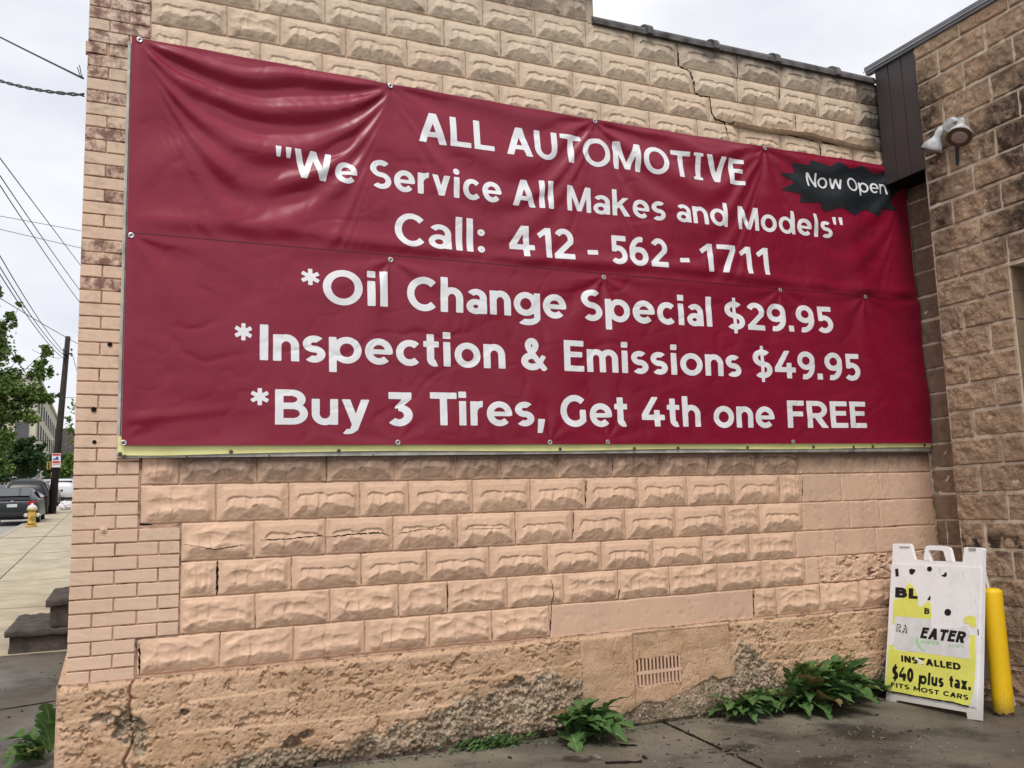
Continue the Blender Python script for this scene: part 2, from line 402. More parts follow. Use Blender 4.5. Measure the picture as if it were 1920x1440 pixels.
def wall_h(x, z):
    for (x0, x1, z0, z1, f) in HW:
        if x0 <= x <= x1 and z0 <= z <= z1:
            return float(f(np.array([(x-x0)/(x1-x0)]), np.array([(z-z0)/(z1-z0)]))[0])
    return -.008
sd_ = [100]
def course(pxs, pymid, z0, z1, pats, left=None, right=None, gap=.005):
    xs = [wall(p, pymid(p) if callable(pymid) else pymid)[0] for p in pxs]
    if left is not None: xs[0] = left
    if right is not None: xs[-1] = right
    for i in range(len(xs)-1):
        sd_[0] += 1
        p = pats[i % len(pats)] if isinstance(pats, str) else pats(i)
        g1 = gap/2
        block(xs[i]+g1, xs[i+1]-g1, z0+g1, z1-g1, p, sd_[0])
XC = 6.055     # inner corner
CZ = [.638, .836, 1.030, 1.222, 1.431, 1.640, 1.845]
lin = lambda x0, y0, x1, y1: (lambda p: y0+(y1-y0)*(p-x0)/(x1-x0))
# course 0 (just under the banner board)
course([263, 337, 483, 613, 740, 855, 941, 1047, 1146.6, 1243, 1334, 1420, 1499], lin(263, 885, 1499, 868), CZ[5], CZ[6], 'BAAAAAAAAAAA', left=.178)
course([1499, 1578, 1667, 1740], 872, CZ[5], CZ[6], 'S', right=XC)
course([259, 405.5, 542, 675, 767, 887, 995.5, 1098, 1197, 1289, 1378, 1463, 1503], lin(259, 955, 1503, 915), CZ[4], CZ[5], 'BAAAAAAAAAAB', left=.178)
course([1503, 1578, 1651, 1740], 918, CZ[4], CZ[5], 'S', right=XC)
course([337, 477, 611, 737.5, 858.6, 967, 1073, 1173, 1267, 1360, 1424.5, 1506], lin(337, 1025, 1506, 965), CZ[3], CZ[4], 'BAAAAAAAABA', left=.388)
course([1506, 1593.6, 1651, 1742], 970, CZ[3], CZ[4], 'S', right=XC)
course([337, 408, 547, 678, 801, 918, 1027, 1128.5, 1225, 1318, 1405.5, 1493], lin(337, 1090, 1493, 1020), CZ[2], CZ[3], 'BBAAAAAAABB', left=.388)
course([1493, 1567, 1644, 1742], 1022, CZ[2], CZ[3], 'S', right=XC)
course([338, 479, 619.5, 748, 839.6, 952, 1058, 1160, 1256, 1347, 1430, 1511], lin(338, 1160, 1511, 1075), CZ[1], CZ[2], 'BBBBBBBBBBB', left=.388)
course([1511, 1537, 1742], 1078, CZ[1], CZ[2], 'SR', right=XC)
course([261, 412.5, 551, 684.5, 806, 923, 1031], lin(261, 1225, 1031, 1160), CZ[0]+.006, CZ[1], 'B', left=.178)
course([1414, 1456.7, 1539, 1612.6, 1690, 1745], lin(1414, 1135, 1745, 1105), CZ[0], CZ[1], 'B', right=XC)
xl0, xl1 = wall(1031, 1160)[0], wall(1414, 1135)[0]
block(xl0+.004, xl1-.004, .628, CZ[1]-.003, 'S', 901, name='lintel_block')
# courses above the banner
UZ = [4.09, 4.300, 4.497, 4.695, 4.895, 5.095]
course([281, 350.5, 488.5, 605, 725, 830.5, 936, 1035, 1127, 1218, 1308, 1386, 1465, 1538, 1600, 1640], lin(281, 70, 1640, 295), UZ[0], UZ[1], 'A', left=.168, right=XC)
course([281, 426, 526, 649, 764, 874, 974.5, 1074.5, 1166, 1250.5, 1330, 1417, 1492, 1567, 1634], lin(281, 45, 1634, 245), UZ[1], UZ[2], 'AB'+'A'*12, left=.168, right=5.96)
course([281, 350, 487, 610.5, 725.5, 834, 940, 1037, 1129.5, 1219, 1299, 1383, 1461, 1534, 1603, 1634], lin(281, 15, 1634, 205), UZ[2], UZ[3], 'A', left=.168, right=5.96)
course([281, 426, 545, 680, 803, 907, 1005, 1100, 1189.6, 1271.6, 1383.5, 1466.6, 1540, 1609, 1634], lin(281, -20, 1634, 165), UZ[3], UZ[4], 'A', left=.168, right=5.96)
course([281, 350, 487, 610, 740, 850, 955, 1055, 1103], lin(281, -45, 1100, 20), UZ[4], UZ[5], 'A', left=.168, right=3.085)

# bricks of the corner pier
def brick_mesh(wd, sd):
    r = random.Random(sd); bm = bmesh.new(); bmesh.ops.create_cube(bm, size=1)
    for v in bm.verts: v.co = Vector((v.co.x*wd, v.co.y*.05, v.co.z*.0635))
    bmesh.ops.bevel(bm, geom=bm.edges[:], offset=.0035, segments=2, affect='EDGES', profile=.6)
    bmesh.ops.subdivide_edges(bm, edges=[e for e in bm.edges if e.calc_length() > .04], cuts=2, use_grid_fill=True)
    for v in bm.verts:
        v.co += Vector((r.uniform(-1, 1)*.0012, r.uniform(-1, 1)*.0005, r.uniform(-1, 1)*.0012))
    me = bpy.data.meshes.new('brick'); bm.to_mesh(me); bm.free(); return me
BM = {}
def brick_obj(x0, x1, z0, k, worn=False, y=0, parent=main, hgt=1.):
    wd = round(x1-x0-.008, 3); key = (wd, k % 4, worn)
    if key not in BM:
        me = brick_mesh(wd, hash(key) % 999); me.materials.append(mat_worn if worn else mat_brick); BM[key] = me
    o = bpy.data.objects.new('brick', BM[key]); COL.objects.link(o); o.parent = parent
    o.location = ((x0+x1)/2, .019+y+random.uniform(-.002, .002), z0+.0357); o.rotation_euler = (0, random.uniform(-.006, .006), 0)
    return o
XL = -.156
for k in range(63):
    z0 = .624+.0715*k
    if z0 > 5.05: break
    hid = 1.86 < z0+.02 and z0+.07 < 4.13
    wide = .80 < z0 < 1.40
    end = .384 if wide else .17
    xs = [XL]; first = .113 if k % 2 == 0 else .215
    if z0 < 1.79 and k % 2: first = .215
    x = XL+first
    while x < end-.05: xs.append(x); x += .215
    xs.append(end)
    for i in range(len(xs)-1):
        if hid and xs[i] > .10: continue
        worn = z0 > 2.6 and random.random() < (.6 if z0 > 4.0 else .38 if z0 > 3.3 else .15)
        b = brick_obj(xs[i], xs[i+1], z0, k*3+i, worn)
        if abs(z0-4.06) < .03 and i == 0: b.location.x -= .012; b.location.y -= .004

# drilled holes and a bolt in the bricks
mb = MB()
for (px, py, r) in ((206, 646, .013), (176, 768, .014), (177, 829, .011)):
    x, z = wall(px, py); mb.lathe([(r, 0), (r*.9, .003)], (x, -.0085, z), (0, -1, 0), 9)
mb.build('drilled_hole', mat_dark, main)
x, z = wall(194, 993); mb = MB(); mb.lathe([(.019, 0), (.019, .004), (.008, .005), (.007, .014), (.001, .015)], (x, -.008, z), (0, -1, 0), 12)
mb.build('painted_bolt', mat_brick, main)

# open cracks, draped on the faces they run over
def crack(pts, wd, name='crack', par=main, lift=.0012):
    P = [wall(*p) for p in pts]; V = []; Fc = []; r = random.Random(len(pts)*13+int(pts[0][0]))
    Q = []
    for a, b in zip(P[:-1], P[1:]):
        n = max(2, int(math.hypot(b[0]-a[0], b[1]-a[1])/.012))
        for i in range(n):
            t = i/n; Q.append((a[0]+(b[0]-a[0])*t+r.uniform(-1, 1)*.0028, a[1]+(b[1]-a[1])*t+r.uniform(-1, 1)*.0028))
    Q.append(P[-1])
    for i, q in enumerate(Q):
        a = Q[max(0, i-1)]; b = Q[min(len(Q)-1, i+1)]; d = np.array([b[0]-a[0], b[1]-a[1]]); d /= (np.hypot(*d)+1e-9)
        ww = wd*(.45+r.random()*.9)*(1 if 2 < i < len(Q)-3 else .4); n = np.array([-d[1], d[0]])*ww/2
        for s_ in (-1, 1):
            x, z = q[0]+s_*n[0], q[1]+s_*n[1]; V.append((x, -max(wall_h(x, z), wall_h(q[0], q[1]))-lift, z))
    for i in range(len(Q)-1): Fc.append((2*i, 2*i+2, 2*i+3, 2*i+1))
    return put(name, V, Fc, mat_dark, par)
crack([(1271, 92), (1273, 125), (1292, 133), (1301, 152), (1302, 172), (1312, 180), (1330, 181), (1334, 212), (1340, 224), (1358, 229), (1363, 262)], .012)
crack([(1358, 229), (1390, 236), (1440, 248), (1480, 253), (1540, 268), (1600, 277), (1638, 283)], .010)
crack([(1462, 160), (1461, 200)], .006); crack([(1492, 212), (1493, 245)], .006); crack([(1383, 118), (1384, 145)], .006); crack([(1538, 268), (1540, 300)], .007)
crack([(488, 1013), (540, 1010), (600, 1004), (614, 1007)], .006); crack([(614, 1007), (660, 1001), (715, 999), (730, 1005)], .007)
crack([(745, 1001), (790, 992), (840, 992)], .004); crack([(870, 992), (950, 990)], .003); crack([(345, 1020), (400, 1030), (455, 1022), (462, 1026)], .004)
crack([(1075, 953), (1074, 1012)], .008); crack([(1099, 893), (1098, 950)], .007); crack([(1031, 1085), (1036, 1110), (1034, 1134), (1031, 1203)], .006)
crack([(408, 1052), (407, 1116)], .013); crack([(280, 0), (280, 78)], .012); crack([(264, 866), (260, 930), (259, 982), (285, 985), (300, 990)], .010)
crack([(297, 990), (297, 1015)], .006); crack([(338, 985), (336, 1040), (335, 1100), (333, 1188)], .010)
crack([(261, 1205), (262, 1265)], .010); crack([(249, 1200), (246, 1250), (245, 1285)], .014)
crack([(1504, 893), (1505, 941)], .005); crack([(1414, 1106), (1413, 1140), (1414, 1160)], .011)
crack([(1149, 862), (1148, 892)], .007)
crack([(1162, 1105), (1160, 1125)], .011); crack([(840, 1095), (839, 1148)], .008)
# rough mortar squeezed out above the cracked course on the upper right
V = []; Fc = []; n = 150
for i in range(n+1):
    t = i/n; px = 1372+t*266; py = 232+t*48+3*math.sin(t*9); x, z = wall(px, py)
    a = .010*(1+vn(t*40, 0, 5)); b = .012*(1+vn(t*33, 3, 6))
    V += [(x, -.004, z+.016), (x, -.012-a-b, z+.002+.008*float(vn(t*50, 0, 9))), (x, -.010-b, z-.010), (x, -.002, z-.016)]
for i in range(n):
    for j in range(3): Fc.append((4*i+j, 4*i+j+1, 4*i+4+j+1, 4*i+4+j))
put('squeezed_mortar', V, Fc, mat_block, main)

# ---- rough concrete base of the wall, one height field
def pxline(l): 
    a = np.array([wall(*p) for p in l]); return a[:, 0], a[:, 1]
ex, ez = pxline([(100, 1425), (200, 1410), (260, 1395), (340, 1425), (480, 1385), (560, 1362), (640, 1372), (700, 1345), (760, 1330), (830, 1300), (900, 1268), (980, 1240), (1040, 1232), (1085, 1258)])
PX0, PX1 = 2.80, 3.985                     # plaster patch
GX0, GX1, GZ0, GZ1 = 3.222, 3.560, .276, .440   # vent opening
def base_field(x, z):
    P0 = .040-.018*sm(1.5, 5, x)
    ebl = np.interp(x, ex, ez)-.085
    er = np.interp(x, [3.985, 4.05, 4.15, 4.30, 4.42, 4.6, 5.0, 5.4, 6.06], [.46, .50, .42, .28, .16, .12, .14, .18, .22])
    eb = np.where(x < PX0, ebl, er)+(fbm(x*7, z*9, 31, 5, .6)-.5)*.20
    patch = (sm(PX0-.006, PX0+.006, x+.012*(vn(z*25, x*0, 3)-.5))*sm(PX1+.006, PX1-.006, x+.03*(fbm(z*14, x*0, 4)-.5)))
    pbot = np.interp(x, [2.75, 3.0, 3.15, 3.25, 3.5, 3.62, 3.75, 3.99], [.10, .09, .14, .155, .165, .215, .26, .27])+(fbm(x*16, x*0, 44, 3)-.5)*.05
    below_p = sm(.006, -.006, z-pbot)
    exposed = sm(.045, -.045, z-eb)
    n1_ = fbm(x*16, z*16, 5, 5, .6)-.5; n2_ = fbm(x*40, z*40, 8, 3)-.5; n3 = fbm(x*4, z*4, 12, 3)-.5
    pits = sm(.62, .66, fbm(x*17, z*24, 21, 5, .68))
    pits2 = sm(.62, .70, fbm(x*60, z*80, 22, 3, .6))
    ledge = .007*sm(.008, -.002, z-(.47+.03*np.sin(x*2.3)+.02*(vn(x*9, x*0, 3)-.5)))+.007*sm(.008, -.002, z-(.33+.025*np.sin(x*1.7+2)))
    painted = P0+n1_*.010+n3*.014-pits*.014-pits2*.004+ledge-.006*sm(.012, .0, np.abs(fbm(x*4, z*6, 51, 4)-.5))
    # stones standing in the eroded face (rounded bumps)
    cell = 34.; cx_, cz_ = np.floor(x*cell), np.floor(z*cell); best = np.full(x.shape, 9.)
    for i in (-1, 0, 1):
        for j in (-1, 0, 1):
            px_ = cx_+i+_h(cx_+i, cz_+j, 71); pz_ = cz_+j+_h(cx_+i, cz_+j, 72)
            best = np.minimum(best, np.hypot(x*cell-px_, z*cell-pz_)*(.7+.8*_h(cx_+i, cz_+j, 73)))
    bumps = np.sqrt(np.clip(.55-best, 0, 1))*.016
    eroded = P0-.014-.055*sm(.12, .02, z)*sm(.3, 1.2, x)-.045*np.abs(n1_)*2+.018-.02*np.abs(n2_)+bumps*1.1+n3*.035
    eroded = np.minimum(eroded, P0+.012)
    H = painted*(1-exposed)+eroded*exposed
    # big spall holes
    for (hx, hz, rx, rz, dp) in ((.98, .215, .055, .035, .06), (1.06, .25, .05, .03, .04), (.42, .44, .03, .02, .03), (.12, .40, .05, .10, .028), (.20, .33, .04, .13, .03), (1.55, .19, .03, .03, .03), (2.35, .40, .05, .03, .02), (.02, .46, .06, .03, .02)):
        rr = np.hypot((x-hx)/rx, (z-hz)/rz)+(fbm(x*30, z*30, 55, 3)-.5)*.9; k_ = sm(1.05, .75, rr)
        H = H-dp*k_; exposed = np.maximum(exposed, k_)
    # patch of hand-trowelled plaster
    trow = P0+.002+(fbm(x*3.1, z*4.3, 61, 3)-.5)*.034+(fbm(x*18, z*18, 62, 3)-.5)*.004
    cr_ = np.abs(fbm(x*5.5, z*5.5, 66, 3)-.5); trow = trow-.006*sm(.008, .0, cr_)
    niche = sm(PX0+.38, PX0+.40, x)*sm(.62, .605, z)
    trow = trow-.016*niche*(x < PX1)
    stone = P0-.020+n1_*.012-.02*sm(.05, .02, z)
    pp = patch*(1-below_p)*sm(.627, .615, z)
    H = H*(1-patch)+patch*(trow*(1-below_p)+stone*below_p)
    exposed = exposed*(1-patch)+patch*below_p*.9
    H = H-patch*.012*sm(.012, 0, np.abs(x-PX0))-.03*sm(.018, .0, np.abs(x-PX1+.02*(fbm(z*20, x*0, 6)-.5)))*sm(.66, .55, z)
    # vent opening
    wz = .010*(fbm(x*40, z*0, 77, 2)-.5)*2
    hole = sm(GX0-.004, GX0+.004, x+.4*wz)*sm(GX1+.004, GX1-.004, x+.4*wz)*sm(GZ0-.004, GZ0+.004, z-(x-GX0)*.02+wz)*sm(GZ1+.004, GZ1-.004, z+(x-GX0)*.02+wz*1.3)
    H = H*(1-hole)+hole*(-.10)
    # crack between the corner stone and the rest
    cxk = .165+.05*(fbm(z*9, z*0, 91, 3)-.5)*2; H = H-.035*sm(.010, .003, np.abs(x-cxk))*(z > .1)
    # upper rim rounds back under the masonry
    H = H-.018*sm(.600, .632, z)
    H = np.where(x > PX1+.05, H, H)
    return H, np.clip(exposed, 0, 1)
nx, nz = 1120, 118
xs = np.linspace(-.195, XC+.02, nx); zs = np.linspace(-.06, .634, nz)
Xg, Zg = np.meshgrid(xs, zs); Hg, Eg = base_field(Xg, Zg)
rnd = .05*(1-np.sqrt(np.clip(1-((1-np.clip((Xg+.195)/.05, 0, 1))**2), 0, 1))); Hg = Hg-rnd
P = np.stack([Xg, -Hg, Zg], -1).reshape(-1, 3); idx = np.arange(nx*nz).reshape(nz, nx)
Fc = np.stack([idx[:-1, :-1], idx[:-1, 1:], idx[1:, 1:], idx[1:, :-1]], -1).reshape(-1, 4)
me = bpy.data.meshes.new('foundation'); me.from_pydata(P.tolist(), [], Fc.tolist()); me.materials.append(mat_base)
at_ = me.attributes.new('exposed', 'FLOAT', 'POINT'); at_.data.foreach_set('value', Eg.reshape(-1).astype(np.float32))
me.polygons.foreach_set('use_smooth', [True]*len(me.polygons)); fo = link('foundation', me, main)
mb = MB(); mb.box(-.195, -.150, .012, 9, -.3, .62, .006); mb.build('foundation_return', mat_base, main)
mb = MB(); mb.box(-.19, XC, -.010, .02, .625, .6385); mb.build('bedding_joint', mat_mortar, main)
mb = MB(); mb.box(PX0, PX1, .115, .125, 0, .62); mb.build('vent_void', mat_dark, main)

# vent grille with two rows of bars
mb = MB()
gy = -.022; cx = (GX0+GX1)/2
for row in range(2):
    for i in range(12):
        x = GX0+.012+i*(GX1-GX0-.024)/11
        z0, z1 = ((GZ0-.004, (GZ0+GZ1)/2-.010) if row == 0 else ((GZ0+GZ1)/2+.010, GZ1+.006))
        o = MB(); o.box(x-.0062, x+.0062, gy, gy+.006, z0, z1)
        if row == 0 and i == 0: vent = None
        mb.add(o.v, o.f)
gr = MB(); gr.box(GX0-.004, GX1+.004, gy-.001, gy+.007, (GZ0+GZ1)/2-.010, (GZ0+GZ1)/2+.010)
grille = gr.build('vent_grille', mat_smooth, main)
mb2 = mb
for q in range(0, 24):
    s_ = MB(); s_.add(mb.v[q*8:q*8+8], [tuple(i for i in f) for f in [(0, 3, 2, 1), (4, 5, 6, 7), (0, 1, 5, 4), (1, 2, 6, 5), (2, 3, 7, 6), (3, 0, 4, 7)]])
    s_.build('grille_bar', mat_smooth, grille)

# loose aggregate sitting in the eroded face and along the foot
ico = bmesh.new(); bmesh.ops.create_icosphere(ico, subdivisions=1, radius=1)
IV = np.array([v.co[:] for v in ico.verts]); IF = [[v.index for v in f.verts] for f in ico.faces]; ico.free()
def blobs(name, pts, mat, parent=None, smooth=False):
    V = []; Fc = []; tone = []
    for (x, y, z, a, b, c) in pts:
        R_ = Matrix.Rotation(random.uniform(0, 6.28), 3, 'Z') @ Matrix.Rotation(random.uniform(0, 3), 3, 'X')
        n_ = IV*np.array([a, b, c])*(1+.25*(rng.rand(len(IV), 1)-.5)); n_ = n_ @ np.array(R_).T+np.array([x, y, z])
        bs = len(V); V += n_.tolist(); Fc += [[bs+i for i in f] for f in IF]; tone += [random.random()]*len(IV)
    o = put(name, V, Fc, mat, parent, smooth)
    a = o.data.attributes.new('tone', 'FLOAT', 'POINT'); a.data.foreach_set('value', np.array(tone, np.float32)); return o
pts = []
t = 0
qx = rng.uniform(-.15, 6.0, 9000); qz = rng.uniform(.02, .6, 9000); QH, QE = base_field(qx, qz); QN = vn(qx*6., qz*9., 4)
for x, z, h_, e_, n_ in zip(qx, qz, QH, QE, QN):
    if len(pts) < 1500 and e_ > .75 and not (GX0-.02 < x < GX1+.02 and z > .2) and h_ > -.03 and random.random() < (.15+.85*float(n_ > .5)):
        s_ = random.choice((.005, .006, .007, .009, .012)); pts.append((x, -h_+s_*.2, z, s_*1.2, s_, s_*.8))
tag(blobs('loose_aggregate', pts, mat_pebble, main), kind='stuff')
# soot-dark foot bricks
mat_foot = simple('dark_foot_brick', (.12, .085, .07), .85, .2, var=.4, scale=20, bump=.003)
for i, px in enumerate((470, 512, 555, 592, 630, 660, 692, 724, 757, 790, 822)):
    x, z = wall(px, 1435-(px-590)*.13); o = MB(); o.box(x, x+.093, -.030, .04, z-.055, z+.022, .004); o.build('foot_brick', mat_foot, main)

# clay coping tiles along the parapet
mat_cop = simple('weathered_clay_coping', (.115, .11, .11), .85, .2, var=.65, scale=9, bump=.004)
cpx = [3.105, 3.551, 4.146, 4.738, 5.359, 5.79]
def coping(x0, x1, z, collar):
    m_ = MB(); r0, r1 = (.070, .048)
    ns = 10; prof = [(x0, r0), (x0+.05, r0), (x0+.055, r1), (x1+.015, r1)] if collar else [(x0, r1), (x1+.015, r1)]
    V = []
    for (x, r) in prof:
        for k in range(ns+1):
            t = math.pi*k/ns; V.append((x, .055-math.cos(t)*(r+.035), z-.01+math.sin(t)*r))
        V += [(x, .055+r+.035, z-.04), (x, .055-r-.035, z-.04)]
    q = ns+3; F_ = [(i*q+k, (i+1)*q+k, (i+1)*q+(k+1) % q, i*q+(k+1) % q) for i in range(len(prof)-1) for k in range(q)]
    F_ += [tuple(range(q)), tuple((len(prof)-1)*q+k for k in range(q))[::-1]]
    m_.add(V, F_); o = m_.build('coping_tile', mat_cop, main); o.rotation_euler = (0, random.uniform(-.006, .006), 0)
for i in range(5): coping(cpx[i], cpx[i+1], 4.925+random.uniform(-.004, .004), i > 0)
for i in range(5): coping(-.2+i*.66, -.2+(i+1)*.66+.02, 5.14, True)
mb = MB(); mb.box(3.07, 3.125, -.004, .2, 4.88, 5.11, .01); mb.build('step_end_render', mat_block, main)

# ------------------------------------------------------------------ neighbouring split-face building
nb = empty('block_building', (6.5, -2, 0), 'brown split face block building on the right with a metal roof edge', 'building')
def split_mat(name, c1, c2, c3, bump=1., stain=.88):
    m = Mat(name, .92, .12)
    r = m.objrand(); c = m.mix(r, c1, c2); c = m.mix(m.ramp(m.noise(14, 6, .7), .42, .62), c, c3)
    c = m.mix(m.ramp(m.noise(60, 5, .75), .52, .72), c, tuple(x*.6 for x in c1))
    c = m.mix(m.ramp(m.noise(170, 2, .6), .68, .74), c, (.5, .42, .36))
    s = m.ramp(m.noise(1.6, 5, .65), .48, .68)
    x_, y_, z_ = m.sep()
    left = m.math('MULTIPLY', m.mr(y_, -.72, -.55), m.mr(z_, 2.9, 3.5)); left = m.math('MULTIPLY', left, m.mr(z_, 4.9, 4.6))
    rt_ = m.math('MULTIPLY', m.mr(y_, -.85, -1.15), m.math('MULTIPLY', m.mr(z_, 2.7, 3.2), m.mr(z_, 4.8, 4.2)))
    wob = m.mr(m.noise(6, 5, .7), .35, .6)
    s = m.math('ADD', m.math('MULTIPLY', s, .35), m.math('MULTIPLY', m.math('ADD', left, rt_), wob))
    low = m.math('MULTIPLY', m.math('MULTIPLY', m.mr(z_, 1.22, 1.12), m.mr(z_, .98, 1.08)), m.ramp(m.noise(9, 4), .45, .55))
    s = m.math('MINIMUM', m.math('ADD', s, low), stain)
    c = m.mix(s, c, (.035, .027, .024)); m.color(c); m.bump(m.math('ADD', m.noise(38, 6, .75), m.noise(110, 4, .7)), .9*bump, .012); return m.m
mat_split = split_mat('split_face_block', (.46, .315, .21), (.52, .37, .255), (.36, .245, .165))
mat_recess = split_mat('plain_brown_block', (.27, .185, .13), (.31, .21, .15), (.21, .145, .10), .25, .25)
XS = 5.79; YE = -.445
mb = MB(); mb.box(XS+.012, 9, -8, YE, -.3, 3.045+1.93)   # core behind the split face
mb2 = MB()
mb2.box(XS-.006, 6.30, -1.065, YE-.004, -.3, 4.975); mb2.box(XS-.0061, 9, -8, -1.0651, 3.04, 4.975); mb2.box(XS-.0062, 9, -8, -1.0652, -.3, .98)
mb2.box(XC+.002, 9, YE-.02, 9, -.3, 4.93)
mb2.build('wall_core', mat_split_mortar, nb)
mb = MB(); mb.box(6.02, 6.06, -8, -1.0, .9, 3.1); mb.build('dark_window', simple('dark_glass', (.02, .022, .025), .15, .5), nb)
def split_mesh(wd, ht, seed, amp):
    r = np.random.RandomState(seed); nx_, nz_ = max(5, int(wd/.011)), 19
    U, V_ = np.meshgrid(np.linspace(0, 1, nx_), np.linspace(0, 1, nz_))
    e_ = np.minimum(np.minimum(U, 1-U)*wd, np.minimum(V_, 1-V_)*ht)
    H = .004*(amp > .01)+amp*(sm(0, .012, e_)*(.5+(fbm(U*wd*15+seed*3, V_*ht*15, seed, 4, .6)-.3)*2.4)+.25*(fbm(U*wd*40, V_*ht*40, seed+5, 2)-.3))
    Yc = -(U-.5)*wd; Zc = (V_-.5)*ht+(fbm(U*wd*20, V_*0, seed, 2)-.5)*.004
    jl = (fbm(V_*6, V_*0+seed, seed+7, 3)-.5)*.022*(U < .001)
    P_ = np.stack([-H, Yc+jl, Zc], -1).reshape(-1, 3); id_ = np.arange(nx_*nz_).reshape(nz_, nx_)
    F_ = np.stack([id_[:-1, :-1], id_[:-1, 1:], id_[1:, 1:], id_[1:, :-1]], -1).reshape(-1, 4).tolist()
    rim = np.concatenate([id_[0, :], id_[1:, -1], id_[-1, -2::-1], id_[-2:0:-1, 0]]); B = P_[rim].copy(); B[:, 0] = .05
    b0 = len(P_); k = len(rim); P_ = np.concatenate([P_, B]); F_ += [(int(rim[(i+1) % k]), int(rim[i]), b0+i, b0+(i+1) % k) for i in range(k)]
    return P_, F_
SMC = {}
def split_block(y0, y1, z0, z1, x, mat, amp, name='block'):
    wd, ht = round(y0-y1-.014, 3), round(z1-z0-.014, 3); key = (wd, ht, mat.name, random.randrange(6))
    if key not in SMC:
        P_, F_ = split_mesh(wd, ht, abs(hash((wd, ht, key[3]))) % 9999, amp); SMC[key] = mesh_of('block', P_, F_, mat, False)
    o = bpy.data.objects.new(name, SMC[key]); COL.objects.link(o); o.parent = nb
    o.location = Vector((x+random.uniform(-.004, .004), (y0+y1)/2, (z0+z1)/2))-nb.location
for k in range(-1, 25):
    z0, z1 = .06+.2*k, .26+.2*k
    if k == 24: z1 = 4.975
    y = YE+random.uniform(-.012, .012); first = True
    yn = YE-(.215 if k % 2 else .420)
    while y > -2.4:
        y1 = yn
        if .95 < (z0+z1)/2 < 3.05 and y1 < -1.05: y1 = -1.065
        if y-y1 > .04: split_block(y, y1, z0, z1, XS, mat_split, .0125)
        y = y1; yn = y1-.41
        if .95 < (z0+z1)/2 < 3.05 and y <= -1.06: break
    if z1 < 4.1:   # the plain recessed strip in the corner
        j = -.10 if k % 2 else -.02
        if j < -.03 and k < 7:
            split_block(0, j, z0, z1, XC, mat_recess, .004); split_block(j, -.47, z0, z1, XC, mat_recess, .004)
        else: split_block(0, -.47, z0, z1, XC, mat_recess, .004)
# reveal blocks of the opening
mat_reveal = simple('smooth_reveal', (.25, .18, .12), .85, .2, var=.15, scale=7, bump=.002)
for k in range(5, 15):
    z0 = .06+.2*k; m_ = MB(); m_.box(XS+.004, 6.02, -1.075, -1.066, z0+.006, min(z0+.194, 3.04)); m_.build('reveal_block', mat_reveal, nb)
# metal eave panel, three boards
mat_panel = simple('dark_brown_metal', (.058, .045, .046), .5, .4, .1, var=.12, scale=3)
bw = (YE+.042)/3
mb = MB(); mb.box(XS+.006, XC+.01, YE+.001, -.036, 3.99, 4.975); mb.build('eave_box', mat_dark, nb)
for i in range(3):
    o = MB(); o.box(XS-.004, XS+.005, -.042+bw*(i+1)+.003, -.042+bw*i-.003, 3.985, 4.985, .002); o.build('metal_board', mat_panel, nb)
o = MB(); o.box(XS-.008, XS+.006, YE-.012, YE+.001, 3.97, 4.985, .002); o.build('corner_trim', mat_panel, nb)
mat_cap = simple('roof_edge_metal', (.16, .165, .175), .45, .5, .4, var=.2, scale=4)
mb = MB(); mb.box(XS-.035, 6.4, -8, .04, 5.015, 5.045, .004); mb.box(XS-.028, XS+.02, -8, .034, 4.975, 5.0149, .002); mb.build('roof_edge', mat_cap, nb)
mb = MB(); mb.box(XS-.042, XS-.0352, -8, .045, 5.0, 5.008); mb.build('drip_edge', simple('pale_drip_edge', (.4, .4, .42), .4, .5, .3), nb)

# twin floodlight
fl = empty('twin_floodlight', (XS, -.76, 4.19), 'white double floodlight with two bell lamps on the brown block wall', 'floodlight')
mat_lamp = simple('chalky_white_metal', (.42, .43, .44), .6, .3, var=.45, scale=14)
mb = MB(); mb.lathe([(.062, 0), (.062, .03), (.05, .045), (.01, .05)], (XS-.035, -.76, 4.20), (-1, 0, 0), 18); mb.build('junction_box', mat_lamp, fl)
mb = MB(); mb.tube([(XS-.03, -.76, 4.14), (XS-.025, -.76, 4.02), (XS-.02, -.75, 3.90)], .012, 8); mb.build('wire', mat_black, fl)
mb = MB(); mb.box(XS-.045, XS-.01, -.80, -.71, 4.07, 4.15, .01); mb.build('mounting_box', simple('grey_box', (.10, .10, .105), .6), fl)
def lamp(p0, d, k=1.18):
    p0 = Vector(p0); d = Vector(d).normalized()
    hd = MB(); hd.lathe([(a*k, b*k) for a, b in [(.012, -.015), (.022, .0), (.027, .02), (.026, .055), (.032, .07), (.050, .095), (.066, .125), (.071, .150), (.067, .154), (.060, .149), (.02, .12)]], p0, d, 20)
    h = hd.build('lamp_head', mat_lamp, fl, True)
    ln = MB(); ln.lathe([(a*k, b*k) for a, b in [(.060, .1495), (.045, .158), (.02, .162), (.001, .163)]], p0, d, 20); ln.build('lens', simple('frosted_glass', (.42, .36, .31), .25, .5, var=.1), h, True)
    rg = MB(); rg.lathe([(a*k, b*k) for a, b in [(.0665, .150), (.0725, .151), (.0725, .158), (.0625, .158)]], p0, d, 20); rg.build('rim', mat_rust, h)
    kn = MB(); kn.tube([(XS-.065, -.76, 4.21), tuple(p0+(Vector((XS-.065, -.76, 4.21))-p0)*.45+Vector((0, 0, .01))), tuple(p0)], .011, 8); kn.lathe([(.018, -.012), (.018, .012)], p0+Vector((0, 0, .006)), (0, 1, 0), 10); kn.build('swivel_arm', mat_lamp, fl)
lamp((XS-.080, -.685, 4.20), (-.16, .50, -.85), 1.1); lamp((XS-.09, -.875, 4.185), (-.50, -.22, -.84), 1.2)

